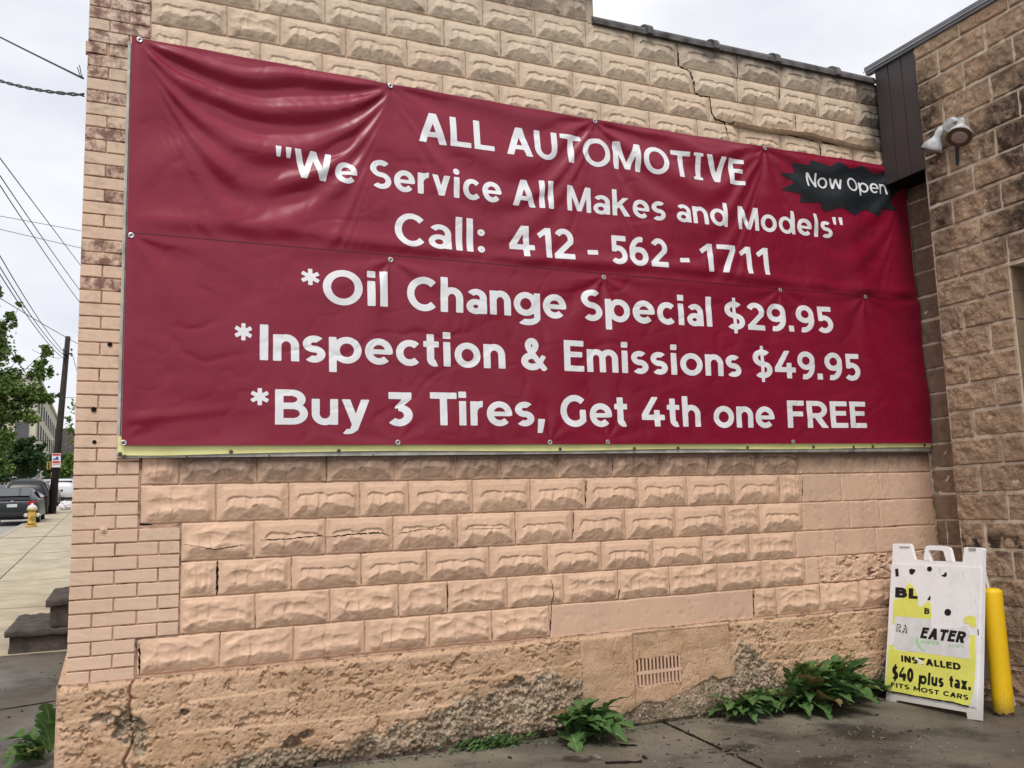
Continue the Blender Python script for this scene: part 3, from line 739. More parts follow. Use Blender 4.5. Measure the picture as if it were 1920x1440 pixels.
# ------------------------------------------------------------------ old sign board behind the banner
sbd = empty('sign_board', (.06, -.02, 1.79), 'white framed sign board with a faded yellow strip showing below the red banner', 'sign')
BX0, BX1 = .058, 6.035
mat_wframe = simple('dirty_white_frame', (.50, .48, .44), .6, .3, var=.3, scale=12)
mb = MB(); mb.box(BX0, BX1, -.022, .006, 1.80, 4.14); mb.build('backing_panel', mat_wframe, sbd)
def zb(x): return 1.790+.004*(x-.06)
V = [(BX0-.004, -.030, zb(BX0)-.004), (BX1+.004, -.030, zb(BX1)-.002), (BX1+.004, -.030, zb(BX1)+.022), (BX0-.004, -.030, zb(BX0)+.020)]
mb = MB(); mb.prism([(v[0], v[1], v[2]) for v in V], (0, .034, 0)); mb.build('bottom_rail', mat_wframe, sbd)
mb = MB(); mb.box(BX0-.006, BX0+.01, -.034, .004, 1.80, 4.15, .002); mb.build('side_rail', mat_wframe, sbd)
mb = MB(); mb.box(BX1-.004, BX1+.012, -.030, .004, 1.81, 3.9, .002); mb.build('side_rail', mat_wframe, sbd)
mat_yel = simple('faded_yellow_vinyl', (.93, .90, .40), .45, .4, var=.10, scale=5)
V = []; Fc = []; n = 240
for i in range(n+1):
    x = BX0+(BX1-BX0)*i/n
    lo = zb(x)+.019-.010*math.exp(-((x-.2)/.35)**2)-.004*math.sin(x*3); 
    for j in range(3):
        z = lo+(1.90-lo)*j/2; V.append((x, -.038-.003*float(vn(x*6, j, 3))-.002*j, z))
for i in range(n):
    for j in range(2): Fc.append((3*i+j, 3*i+3+j, 3*i+4+j, 3*i+1+j))
put('yellow_strip', V, Fc, mat_yel, sbd, True)
for px, py in ((225, 851), (233, 856), (433, 847), (635, 845), (1050, 842), (1189, 841), (1271, 840), (1401, 839), (1525, 838), (1600, 838), (1636, 837), (1733, 835)):
    x, z = wall(px, py, -.04); o = MB(); o.lathe([(.011, 0), (.011, .003), (.005, .006), (.001, .0065)], (x, -.042, z), (0, -1, 0), 10); o.build('bolt', mat_rust, sbd)
for px, py in ((350, 856), (505, 854), (588, 857), (700, 852), (1560, 841), (1620, 841)):
    x, z = wall(px, py, -.03); o = MB(); o.lathe([(.005, 0), (.004, .003)], (x, -.0305, z), (0, -1, 0), 7); o.build('screw', mat_rust, sbd)

# ------------------------------------------------------------------ red banner
GT = [(.112, 4.158), (1.583, 4.134), (3.063, 4.124), (4.552, 4.133), (5.98, 4.15)]
GS = [(.095, 3.010), (1.570, 2.998), (3.075, 3.003), (4.60, 3.022), (5.45, 3.028)]
GB = [(.085, 1.868), (1.60, 1.872), (2.62, 1.874), (3.05, 1.876), (4.62, 1.880), (6.0, 1.884)]
ZS = lambda x: 3.022+.0015*x
def banner_f(x, z):
    top = np.interp(x, [g[0] for g in GT], [g[1] for g in GT])+.012
    f = 0*x
    A = [.0175, .0095, .010, .010]; LM = [.27, .33, .30, .3]; PH = [.2, 1.2, .4, .9]
    for i in range(4):
        x0, z0 = GT[i]; x1 = GT[i+1][0]; u = np.clip((x-x0)/(x1-x0), 0, 1); q = 4*u*(1-u)
        d = top-z+.0; s = d/(q*.85+.10); inn = sm(0, .06, u)*sm(1, .94, u)
        skew = .25*(vn(u*3, s*2, 40+i)-.5)
        f = f+A[i]*np.sqrt(q+.001)*inn*np.sin(2*np.pi*np.maximum(s+skew, .001)/LM[i]+PH[i])*np.exp(-(s/1.15)**2)*sm(-.02, .08, d)
    def radial(gs, B, k, R0, down, ph):
        r_ = 0*x
        for j, (gx, gz) in enumerate(gs):
            dx = x-gx; dz = (gz-z)*down; r = np.hypot(dx, dz)+1e-6; th = np.arctan2(dx, dz)
            side = sm(-.03, .05, dz)
            r_ = r_+B*(r/(r+.10))*np.exp(-r/R0)*np.cos(k*th+ph+j*1.7+1.2*(vn(th*1.5+9, r*2, 7+j)-.5))*side
        return r_
    low = sm(.02, -.02, z-ZS(x)); upp = 1-low
    f = f*upp+radial(GT, .0125, 9, .42, 1, .5)*upp
    f = f-.0028*(1-np.minimum(1, np.abs(fbm(x*1.9+z*.8, z*2.6-x*.7, 87, 3)-.5)*14))-.0016*(1-np.minimum(1, np.abs(fbm(x*4.2-z*1.2, z*4.4+x*.9, 97, 3)-.5)*16))
    # the crescent fold down the left third of the upper half
    f = f+upp*.010*np.exp(-((x-.9)/.75)**2)*np.sin(2*np.pi*((z-3.1)+.35*(x-.8)**2)/.42+1.1)*sm(3.02, 3.3, z)*sm(4.1, 3.6, z)
    f = f+upp*.011*np.exp(-((z-3.10-.02*np.sin(x*2.1))/.045)**2)*(.5+.8*vn(x*1.3, x*0, 5))    # belly hanging over the seam
    f = f+upp*(fbm(x*2.3, z*3.2, 17, 3)-.5)*.020
    f = f+low*(radial(GS, .0105, 8, .6, 1, 1.0)+(fbm(x*1.5+z*1.2, z*2.4-x*.5, 27, 3)-.5)*.018+radial(GB, .005, 8, .3, -1, .3))
    f = f+low*.006*np.exp(-((z-1.98-.12*x)/.03)**2)*sm(.9, .3, x)
    # vertical drapes towards the right end
    rr = sm(4.7, 5.6, x); f = f+rr*.012*np.sin(2*np.pi*(x+.18*(z-2.2))/.46+.6)*sm(1.85, 2.3, z)*sm(4.2, 3.9, z)*(1-.6*low)
    f = f+.008*sm(4.9, 5.4, x)*np.sin(2*np.pi*(z*.9+.5*x)/.8)*low
    # pinned edges
    pin = sm(0, .06, z-1.85)*sm(0, .05, top-z)*sm(.07, .16, x); pin = pin*(1-.75*np.exp(-((z-ZS(x))/.03)**2))
    f = f*pin
    f = f-.010*sm(5.6, 5.8, x)*sm(3.75, 3.95, z)
    return np.clip(f, -.014, .05)
def by(x, z): return -(.056+banner_f(np.asarray(x, float), np.asarray(z, float)))
def banner_mat():
    m = Mat('red_vinyl', .31, .44); 
    c = m.mix(m.ramp(m.noise(.7, 3), .35, .65), (.225, .0055, .029), (.25, .0065, .033)); c = m.mix(m.math('MULTIPLY', m.ramp(m.noise(3.5, 6, .7), .5, .8), .25), c, (.26, .04, .07))
    m.color(c); m.rough(m.mr(m.noise(2.5, 4), .3, .7, .26, .36))
    m.bump(m.math('ADD', m.noise(7, 4, .5), m.math('MULTIPLY', m.noise(650, 1), .12)), .16, .010); return m.m
mat_red = banner_mat()
banner = empty('vinyl_banner', (.07, -.056, 1.85), 'large glossy dark red banner with white garage service lettering nailed to the tan block wall', 'banner')
def sheet(name, x0f, x1, zlo, zhi, nx_, nz_, off=0.):
    U, V_ = np.meshgrid(np.linspace(0, 1, nx_), np.linspace(0, 1, nz_))
    Z0 = zlo(U*(x1-.07)+.07); Z1 = zhi(U*(x1-.07)+.07); Zv = Z0+(Z1-Z0)*V_
    X0 = x0f(Zv); Xv = X0+(x1-X0)*U
    Yv = by(Xv, Zv)-off
    P_ = np.stack([Xv, Yv, Zv], -1).reshape(-1, 3); id_ = np.arange(nx_*nz_).reshape(nz_, nx_)
    F_ = np.stack([id_[:-1, :-1], id_[:-1, 1:], id_[1:, 1:], id_[1:, :-1]], -1).reshape(-1, 4).tolist()
    return put(name, P_, F_, mat_red, banner, True)
topf = lambda x: np.interp(x, [g[0] for g in GT], [g[1] for g in GT])+.012-.004*np.sin(x*7)**2
sheet('upper_sheet', lambda z: .078-.003*(z-1.85), 6.02, lambda x: ZS(x)-.012, topf, 500, 110)
sheet('lower_sheet', lambda z: .075-.002*(z-1.85), 6.03, lambda x: 1.850+.003*x, lambda x: ZS(x)+.0, 500, 110, .003)
# dark hem stitch and bottom hem
V = []; Fc = []
for i in range(301):
    x = .08+(5.94)*i/300; y = float(by(x, ZS(x)))-.0045; V += [(x, y, ZS(x)+.003), (x, y-.0008, ZS(x)-.001)]
for i in range(300): Fc.append((2*i, 2*i+1, 2*i+3, 2*i+2))
put('seam_edge', V, Fc, simple('dark_seam_thread', (.10, .01, .02), .6), banner)
for gx, gz in GT[:4]+GS+GB[:5]:
    y = float(by(gx, gz-.004))-.004
    o = MB(); o.lathe([(.016, 0), (.016, .002), (.012, .0035), (.0075, .002)], (gx, y, gz-.004), (0, -1, 0), 18); g = o.build('eyelet', mat_eyelet, banner, False)
    o = MB(); o.lathe([(.0075, .0008), (.0070, .0028), (.002, .0045)], (gx, y, gz-.004), (0, -1, 0), 12); o.build('screw', mat_rust, g)

# lettering: text outlines meshed, cut into small faces and laid on the folded vinyl
mat_letter = Mat('white_print', .4, .45); mat_letter.color(mat_letter.mix(mat_letter.ramp(mat_letter.noise(5, 4), .3, .7), (.80, .81, .85), (.86, .87, .90))); mat_letter = mat_letter.m
# ---- lettering engine: glyphs are drawn with bars, polygons and rings on a fine grid and meshed cell by cell
def _poly(P):
    P = np.array(P, float); ar = sum(P[i][0]*P[(i+1) % len(P)][1]-P[(i+1) % len(P)][0]*P[i][1] for i in range(len(P)))
    if ar < 0: P = P[::-1]
    def f(x, y):
        r_ = np.full(x.shape, 9.)
        for i in range(len(P)):
            a, b = P[i], P[(i+1) % len(P)]; d = b-a; L_ = math.hypot(*d)
            r_ = np.minimum(r_, ((y-a[1])*d[0]-(x-a[0])*d[1])/L_)
        return r_
    return f
def _box(x0, y0, x1, y1): return lambda x, y: np.minimum(np.minimum(x-x0, x1-x), np.minimum(y-y0, y1-y))
def _ring(cx, cy, RX, RY, t, a0=0, a1=360, ty=None):
    ty = ty or t*.92
    def f(x, y):
        dx, dy = x-cx, y-cy
        def el(a, b):
            q = np.sqrt((dx/a)**2+(dy/b)**2)+1e-9; g = np.sqrt((dx/a**2)**2+(dy/b**2)**2)+1e-9
            return (1-q)*q/g
        r_ = np.minimum(el(RX, RY), -el(max(RX-t, .02), max(RY-ty, .02)))
        if a1-a0 < 360:
            A0, A1 = math.radians(a0), math.radians(a1)
            h0 = -math.sin(A0)*dx+math.cos(A0)*dy; h1 = math.sin(A1)*dx-math.cos(A1)*dy
            r_ = np.minimum(r_, np.minimum(h0, h1) if a1-a0 <= 180 else np.maximum(h0, h1))
        return r_
    return f
XH = .745
def glyph(c, t, os_=False):
    """shapes and width for one character; cap height 1; os_: humanist proportions (narrower rounds)"""
    h = XH; k = .90 if os_ else 1.; B, P, R = _box, _poly, _ring; w = t
    dg = lambda x0, y0, x1, y1, q=1.12: P([(x0, y0), (x0+w*q, y0), (x1+w*q, y1), (x1, y1)])
    if c == ' ': return [], .30
    if c == 'A': W = .90*k; m = W/2; return [P([(0, 0), (w*1.12, 0), (m+w*.56, 1), (m-w*.56, 1)]), P([(W, 0), (W-w*1.12, 0), (m-w*.56, 1), (m+w*.56, 1)]), B(.2, .22, W-.2, .22+w*.85)], W
    if c == 'V': W = .88*k; m = W/2; return [P([(0, 1), (w*1.12, 1), (m+w*.56, 0), (m-w*.56, 0)]), P([(W, 1), (W-w*1.12, 1), (m-w*.56, 0), (m+w*.56, 0)])], W
    if c == 'v': W = .72*k; m = W/2; return [P([(0, h), (w*1.1, h), (m+w*.5, 0), (m-w*.5, 0)]), P([(W, h), (W-w*1.1, h), (m-w*.5, 0), (m+w*.5, 0)])], W
    if c in 'Ww':
        H, W = (1, 1.32*k) if c == 'W' else (h, 1.04*k); q = W/4; s = []
        for a, b, up in ((0, q, 1), (2*q, q, 1), (2*q, 3*q, 1), (4*q, 3*q, 1)):
            a0 = {0: 0, 2*q: 2*q-w*.5, 4*q: W-w*1.05}[a]; s.append(P([(a0, H), (a0+w*1.02, H), (b+w*.5, 0), (b-w*.5, 0)]))
        return s, W
    if c == 'y':
        W = .74*k; m = W/2; sl = (W-w*.55-m)/h; xb_ = m-sl*.16
        return [P([(0, h), (w*1.1, h), (m+w*.5, 0), (m-w*.5, 0)]), P([(W-w*1.1, h), (W, h), (xb_+w*.5, -.17), (xb_-w*.55, -.17)]), R(xb_-.17, -.10, .17+w*.5, .17, w*.95, 232, 345)], W
    if c == 'x': W = .72*k; return [P([(0, h), (w*1.25, h), (W, 0), (W-w*1.25, 0)]), P([(W, h), (W-w*1.25, h), (0, 0), (w*1.25, 0)])], W
    if c == 'I' and not os_: return [B(0, 0, w, 1)], w
    if c == 'I': return [B(.08, 0, .08+w, 1), B(0, 0, w+.16, w*.62), B(0, 1-w*.62, w+.16, 1)], w+.16
    if c == 'l': return [B(0, 0, w, 1.05)], w
    if c == 'i': return [B(0, 0, w, h), (R(w/2, .95, w*.60, w*.60, w*.59) if os_ else B(-.01, h+.10, w+.01, h+.10+w*.92))], w
    if c == 'L': return [B(0, 0, w, 1), B(0, 0, .60, w*.92)], .60
    if c == 'E': return [B(0, 0, w, 1), B(0, 0, .66*k, w*.9), B(0, .46, .60*k, .46+w*.85), B(0, 1-w*.9, .65*k, 1)], .66*k
    if c == 'F': return [B(0, 0, w, 1), B(0, .42, .58, .42+w*.88), B(0, 1-w*.9, .64, 1)], .64
    if c == 'T': W = .78*k; return [B(0, 1-w*.92, W, 1), B(W/2-w/2, 0, W/2+w/2, 1)], W
    if c == 'U': W = .80*k; return [B(0, .37, w, 1), B(W-w, .37, W, 1), R(W/2, .375, W/2, .39, w, 180, 360)], W
    if c == 'N': W = .82*k; return [B(0, 0, w, 1), B(W-w, 0, W, 1), P([(0, 1), (w*1.15, 1), (W, 0), (W-w*1.15, 0)])], W
    if c == 'M':
        W = 1.0*k+.03; m = W/2; lo = .02 if os_ else .22
        return [B(0, 0, w*.95, 1), B(W-w*.95, 0, W, 1), P([(w*.1, 1), (w*1.15, 1), (m+w*.48, lo), (m-w*.48, lo)]), P([(W-w*.1, 1), (W-w*1.15, 1), (m-w*.48, lo), (m+w*.48, lo)])], W
    if c == 'O': W = 1.04*k; return [R(W/2, .5, W/2, .515, w)], W
    if c == 'C': W = 1.0*k; return [R(W/2, .5, W/2, .515, w, 46, 314)], W*.90
    if c == 'G': W = 1.0*k; return [R(W/2, .5, W/2, .515, w, 46, 322), B(W*.88-w*.95, .15, W*.88, .54)], W*.92
    if c == 'D': return [B(0, 0, w, 1), B(0, 0, .36, w*.92), B(0, 1-w*.92, .36, 1), R(.36, .5, .50, .50, w, -90, 90)], .86
    if c in 'PR':
        y0 = .34 if c == 'P' else .36; cy = (1+y0)/2; s = [B(0, 0, w, 1), B(0, 1-w*.9, .40, 1), B(0, y0, .40, y0+w*.9), R(.40, cy, .38, (1-y0)/2, w, -90, 90, w*.9)]
        if c == 'R': s.append(P([(.28, .40), (.28+w*1.2, .42), (.80, 0), (.80-w*1.2, 0)]))
        return s, .80
    if c == 'B':
        mt = .53+w*.45; mb_ = .53-w*.45
        return [B(0, 0, w, 1), B(0, 0, .44, w*.9), B(0, mb_, .44, mt), B(0, 1-w*.9, .40, 1), R(.40, (1+mb_)/2, .36, (1-mb_)/2, w, -90, 90, w*.9), R(.44, mt/2, .38, mt/2, w, -90, 90, w*.9)], .82
    if c in 'Ss':
        H, W = (1.0, .74) if c == 'S' else (h, .60); W *= (.95 if os_ else 1); o = .015; r2 = (H+2*o+w*.9)/4
        return [R(W/2, H+o-r2, W/2, r2, w, 36, 282, w*.9), R(W/2, -o+r2, W/2, r2, w, -144, 102, w*.9)], W
    if c == '$':
        s, W = glyph('S', t, os_); return s+[B(W/2-w*.30, -.15, W/2+w*.30, 1.15)], W
    if c == 'o': W = .80*k; return [R(W/2, h/2, W/2, h/2+.015, w*.98)], W
    if c == 'c': W = .78*k; return [R(W/2, h/2, W/2, h/2+.015, w*.98, 46, 314)], W*.88
    if c == 'e': W = .79*k; return [R(W/2, h/2, W/2, h/2+.015, w*.98, -10, 316), B(w*.5, h/2-w*.36, W-w*.25, h/2+w*.30)], W
    if c == 'a': W = .64; return [R(.29, .215, .29, .23, w*.95, 0, 360, w*.8), R(W/2, h-.26, W/2, .275, w, 0, 150, w*.85), B(W-w, 0, W, h-.25)], W
    if c == 'd': W = .80*k; return [R(W/2, h/2, W/2, h/2+.015, w*.95), B(W-w*.55, 0, W+w*.4, 1.05)], W+w*.4
    if c == 'p': W = .80*k; return [R(W/2+w*.4, h/2, W/2, h/2+.015, w*.95), B(0, -.27, w*.95, h)], W+w*.4
    if c == 'g': W = .78; return [R(W/2, h/2+.02, W/2, h/2+.0, w*.95), B(W-w*.55, .0, W+w*.4, h), R(W/2+w*.2, -.01, W/2+w*.2, .26, w*.95, 215, 362)], W+w*.4
    if c in 'nh':
        W = .68; r_ = W/2; return [B(0, 0, w, h if c == 'n' else 1.05), B(W-w, 0, W, h-r_+.01), R(r_, h-r_+.012, r_, r_, w, 0, 155)], W
    if c == 'm':
        r_ = .31; W = 2*(2*r_)-w; return [B(0, 0, w, h), R(r_, h-r_+.012, r_, r_, w, 0, 155), B(2*r_-w, 0, 2*r_, h-r_+.01), R(3*r_-w, h-r_+.012, r_, r_, w, 0, 150), B(W-w, 0, W, h-r_+.01)], W
    if c == 'r': return [B(0, 0, w, h), R(.36, h-.355, .36, .37, w, 86, 165)], .40
    if c == 'u': W = .68; r_ = W/2; return [B(0, r_, w, h), B(W-w, 0, W, h), R(r_, r_-.012, r_, r_, w, 180, 350)], W
    if c == 'k': return [B(0, 0, w, 1.05), P([(w*.6, .20), (w*.6, .42), (.44, h), (.44+w*1.2, h)]), P([(.22, .40), (.36, .52), (.72, 0), (.72-w*1.3, 0)])], .72
    if c == 't': return [B(.10, .22, .10+w, .96), B(0, h-w*.82, .46, h), R(.10+.235, .225, .235, .24, w, 180, 292)], .47
    if c == '1': return [B(.27, 0, .27+w, 1), P([(0, .78), (.085, .64), (.30, .80), (.30, 1), (.28, 1)])], .27+w
    if c == '2': return [R(.34, .67, .34, .345, w, -36, 152), P([(.0, w*.80), (.26, w*.80), (.665, .545), (.52, .655)]), B(0, 0, .70, w*.92)], .70
    if c == '3' and not os_: return [B(.05, 1-w*.9, .66, 1), P([(.40, 1-w*.95), (.66, 1-w*.9), (.40, .57), (.22, .50), (.22, .57)]), R(.32, .315, .36, .33, w, -140, 95)], .68
    if c == '4': return [P([(0, .22+w*.85), (.24, .22+w*.85), (.62, 1), (.40, 1)]), B(0, .22, .84, .22+w*.88), B(.46, 0, .46+w, 1 if os_ else .56)], .84
    if c == '5': return [B(.10, 1-w*.9, .64, 1), B(.085, .44, .085+w*.9, 1), R(.31, .325, .37, .34, w, -140, 122)], .68
    if c == '6': return [R(.37, .325, .37, .34, w), R(.45, .50, .45, .515, w, 78, 205)], .74
    if c == '9': return [R(.37, .675, .37, .34, w), R(.29, .50, .45, .515, w, -102, 25)], .74
    if c == '7': return [B(0, 1-w*.9, .68, 1), P([(.48, 1-w*.9), (.68, 1-w*.9), (.36, 0), (.36-w*1.1, 0)])], .68
    if c == '0': return [R(.37, .5, .37, .515, w)], .74
    if c == '&': return [R(.36, .765, .225, .245, w*.9), R(.36, .27, .36, .285, w, 70, 330), P([(.17, .62), (.37, .66), (.86, .04), (.76, -.04), (.68, -.02)]), P([(.56, .30), (.70, .22), (.82, .42), (.68, .48)])], .86
    if c == '*':
        s = []
        for a in (90, 30, 150):
            ca, sa = math.cos(rad(a)), math.sin(rad(a)); b = .055
            s.append(P([(.23+ca*.24-sa*b, .77+sa*.24+ca*b), (.23+ca*.24+sa*b, .77+sa*.24-ca*b), (.23-ca*.24+sa*b, .77-sa*.24-ca*b), (.23-ca*.24-sa*b, .77-sa*.24+ca*b)]))
        return s, .46
    if c == '"': return [P([(0, 1), (w*.95, 1), (w*.78, .64), (w*.17, .64)]), P([(w*1.6, 1), (w*2.55, 1), (w*2.38, .64), (w*1.77, .64)])], w*2.55
    if c == '.': return [B(0, 0, w*1.1, w*1.1)], w*1.1
    if c == ',': return [P([(w*.1, w*1.05), (w*1.2, w*1.05), (w*.75, -.22), (w*.05, -.22)])], w*1.2
    if c == ':': return [R(w*.58, w*.58, w*.58, w*.58, w*.57), R(w*.58, h-w*.6, w*.58, w*.58, w*.57)], w*1.16
    if c == '-': return [B(0, .27, .42, .27+w*.8)], .42
    return [B(0, 0, .5, 1)], .5
def field_mesh(X, Y, f, V, Fc):
    """marching squares: fills V, Fc with the area where f > 0"""
    f = np.where(np.abs(f) < 1e-4, 1e-4, f); ins = f > 0
    cnt = ins[:-1, :-1].astype(int)+ins[:-1, 1:]+ins[1:, 1:]+ins[1:, :-1]; base = {}
    def vid(p):
        k_ = (round(p[0]*20000), round(p[1]*20000))
        if k_ not in base: base[k_] = len(V); V.append(p)
        return base[k_]
    for (j, i) in np.argwhere(cnt > 0):
        cs = [(j, i), (j, i+1), (j+1, i+1), (j+1, i)]
        if cnt[j, i] == 4: Fc.append([vid((X[b], Y[a])) for a, b in cs]); continue
        pl = []
        for k_ in range(4):
            a, b = cs[k_]; a2, b2 = cs[(k_+1) % 4]; fa, fb_ = f[a, b], f[a2, b2]
            if fa > 0: pl.append((X[b], Y[a]))
            if (fa > 0) != (fb_ > 0):
                u = fa/(fa-fb_); pl.append((X[b]+(X[b2]-X[b])*u, Y[a]+(Y[a2]-Y[a])*u))
        ids = []
        for p in pl:
            q = vid((float(p[0]), float(p[1])))
            if not ids or (ids[-1] != q and ids[0] != q): ids.append(q)
        if len(ids) > 2: Fc.append(ids)
def glyph_mesh(body, t, os_, sx, sy, cell, shear=0., space=.095):
    """2D vertices (metres) and faces; word laid from x=0 with cap height sy and width sx"""
    for it in (0, 1):
        items = []; x = 0
        for i, c in enumerate(body):
            s_, W = glyph(c, t, os_)
            x += {'AU': -.02, 'TO': -.05, 'Ti': -.06, '11': .09, '71': .02, '17': .06}.get(body[i-1:i+1], 0) if i else 0
            items.append((s_, x, W)); x += W+space*(1.3 if c in 'ilI' or (i+1 < len(body) and body[i+1] in 'ilI') else 1)
        tot = x-space*(1.3 if body[-1] in 'ilI' else 1); kx = sx/tot
        if it == 0 and len(body) > 1: t = t*min(1.25, max(.9, sy/kx))
    V = []; Fc = []
    for s_, x0, W in items:
        if not s_: continue
        X = np.arange((x0-.08)*kx-cell, (x0+W+.12)*kx+cell*2, cell); Y = np.arange(-.32*sy, 1.2*sy+cell, cell)
        gx, gy = np.meshgrid(X, Y); f = np.full(gx.shape, -9.)
        for q in s_: f = np.maximum(f, q(gx/kx-x0, gy/sy))
        field_mesh(X, Y, f, V, Fc)
    V = np.array(V, float)
    if shear: V[:, 0] += V[:, 1]*shear
    return V, Fc
def draped(body, x0, x1, zb0, zb1, cap, t=.19, os_=False, fn=None, mat=None, parent=None, cell=.0052, extra=0.):
    V2, Fc = glyph_mesh(body, t, os_, x1-x0, cap, cell)
    X = x0+V2[:, 0]; Z = zb0+(zb1-zb0)*V2[:, 0]/(x1-x0)+V2[:, 1]; Y = (fn or by)(X, Z)-(.0045 if zb0 < 2.95 else .0018)-extra
    return put('lettering', np.stack([X, Y, Z], -1), Fc, mat or mat_letter, parent or banner, True)
WORDS = [("ALL", 1.784, 2.313, 3.812, 3.815, .205), ("AUTOMOTIVE", 2.404, 4.39, 3.811, 3.832, .203),
 ('"We', .878, 1.379, 3.470, 3.472, .180), ('Service', 1.465, 2.356, 3.467, 3.464, .186), ('All', 2.438, 2.746, 3.462, 3.467, .186), ('Makes', 2.851, 3.652, 3.470, 3.480, .180), ('and', 3.744, 4.203, 3.484, 3.488, .178), ('Models"', 4.307, 5.336, 3.486, 3.500, .180),
 ('Call:', 1.617, 2.229, 3.110, 3.113, .212), ('412', 2.403, 2.89, 3.110, 3.122, .212), ('-', 2.99, 3.074, 3.112, 3.118, .205), ('562', 3.171, 3.652, 3.119, 3.131, .208), ('-', 3.754, 3.838, 3.122, 3.13, .205), ('1711', 3.934, 4.562, 3.128, 3.146, .212),
 ('*', 1.034, 1.144, 2.70, 2.70, .212), ('Oil', 1.163, 1.565, 2.704, 2.710, .212), ('Change', 1.688, 2.811, 2.698, 2.708, .214), ('Special', 2.925, 4.008, 2.706, 2.718, .212), ('$29.95', 4.126, 5.145, 2.708, 2.727, .208),
 ('*', .655, .754, 2.347, 2.347, .210), ('Inspection', .797, 2.348, 2.348, 2.351, .210), ('&', 2.462, 2.652, 2.350, 2.352, .210), ('Emissions', 2.777, 4.24, 2.351, 2.357, .209), ('$49.95', 4.351, 5.389, 2.355, 2.362, .209),
 ('*', .748, .85, 1.976, 1.976, .206), ('Buy', .885, 1.445, 1.975, 1.978, .205), ('3', 1.551, 1.715, 1.974, 1.975, .206), ('Tires,', 1.828, 2.618, 1.979, 1.981, .206), ('Get', 2.735, 3.25, 1.979, 1.983, .208), ('4th', 3.361, 3.857, 1.984, 1.987, .206), ('one', 3.971, 4.514, 1.982, 1.985, .206), ('FREE', 4.635, 5.42, 1.985, 1.990, .205)]
ys_ = -.050
for (b_, x0, x1, z0, z1, cp) in WORDS:
    # the measures were taken on the wall plane; the vinyl stands 6 cm proud of it
    k = (5.3-.06)/5.3; zz = lambda z: CAM[2]+(z-CAM[2])*k
    nm = 'lettering'
    draped(b_, x0*k, x1*k, zz(z0), zz(z1), cp*k, .205 if z0 > 3.05 else .228, z0 > 3.05)
# black starburst with its words
star = [(258, 308), (388, 300), (352, 222), (475, 250), (492, 207), (640, 258), (700, 218), (800, 275), (885, 252), (985, 315), (1065, 300), (1130, 360), (1210, 420), (1140, 480), (1110, 530), (1170, 598), (1035, 585), (1018, 640), (922, 580), (835, 635), (735, 570), (605, 600), (570, 530), (415, 530), (425, 462), (268, 430), (375, 380)]
sp = [wall(1400+a/4.114, 250+b/4.114, -.06) for a, b in star]
gx_ = np.arange(4.55, 6.02, .012); gz_ = np.arange(3.5, 4.15, .012); GX_, GZ_ = np.meshgrid(gx_, gz_)
dist = np.full(GX_.shape, 9.); inside_ = np.zeros(GX_.shape, bool)
for (a, b) in zip(sp, sp[1:]+sp[:1]):
    a = np.array(a); b = np.array(b); d = b-a; t = np.clip(((GX_-a[0])*d[0]+(GZ_-a[1])*d[1])/(d@d), 0, 1)
    dist = np.minimum(dist, np.hypot(GX_-a[0]-t*d[0], GZ_-a[1]-t*d[1]))
    inside_ ^= ((a[1] > GZ_) != (b[1] > GZ_)) & (GX_ < d[0]*(GZ_-a[1])/(d[1] if abs(d[1]) > 1e-9 else 1e-9)+a[0])
V = []; Fc = []; field_mesh(gx_, gz_, np.where(inside_, dist, -dist), V, Fc); V = np.array(V)
put('starburst', np.stack([V[:, 0], by(V[:, 0], V[:, 1])-.003, V[:, 1]], -1), Fc, simple('black_print', (.018, .024, .030), .38, .45), banner, True)
(xa, za), (xb, zb_) = wall(1400+470/4.114, 250+405/4.114, -.06), wall(1400+1064/4.114, 250+474/4.114, -.06)
xm = wall(1400+735/4.114, 350, -.06)[0]; xo = wall(1400+775/4.114, 350, -.06)[0]
zt = wall(1400+468/4.114, 250+300/4.114, -.06)[1]
zat = lambda x: za+(zb_-za)*(x-xa)/(xb-xa)
draped('Now', xa, xm, za, zat(xm), zt-za, .155, True, extra=.003); draped('Open', xo, xb+.02, zat(xo), zb_, zt-za, .155, True, extra=.003)

# ------------------------------------------------------------------ ground
xs = np.concatenate([np.linspace(-60, -4, 12), np.linspace(-2.75, 7, 60), [12, 30, 80, 200]])
ysn = np.concatenate([[-120, -60, -30, -14], np.linspace(-8, 6, 90), [10, 20, 40, 80, 160, 320]])
lotx = np.concatenate([np.linspace(-14, -1, 16), np.linspace(-.5, 7, 60)]); 
Xg, Yg = np.meshgrid(np.concatenate([np.linspace(-40, -6, 8), np.linspace(-4, 7, 150), [9, 20, 60]]), np.concatenate([[-60, -30, -15, -9], np.linspace(-6, 4.35, 150)]))
Zg_ = np.clip(.02*(4.5-Xg), 0, .09)+SL*np.maximum(0, Yg)+(fbm(Xg*1.5, Yg*1.5, 3, 4)-.5)*.012*sm(8, 5, np.abs(Yg))*sm(-6, -3, Xg)
P = np.stack([Xg, Yg, Zg_], -1).reshape(-1, 3); idx = np.arange(len(P)).reshape(Xg.shape)
Fc = np.stack([idx[:-1, :-1], idx[:-1, 1:], idx[1:, 1:], idx[1:, :-1]], -1).reshape(-1, 4).tolist()
tag(put('lot_pavement', P, Fc, mat_lot, None, True), kind='structure')
V = []; Fc = []
for y in (-300, 0, 320): 
    for x in (-700, -12.2, -12.2, -2.95, -2.9, 700): V.append((x, y, .05 + SL*max(0, y)))
mb = MB(); 
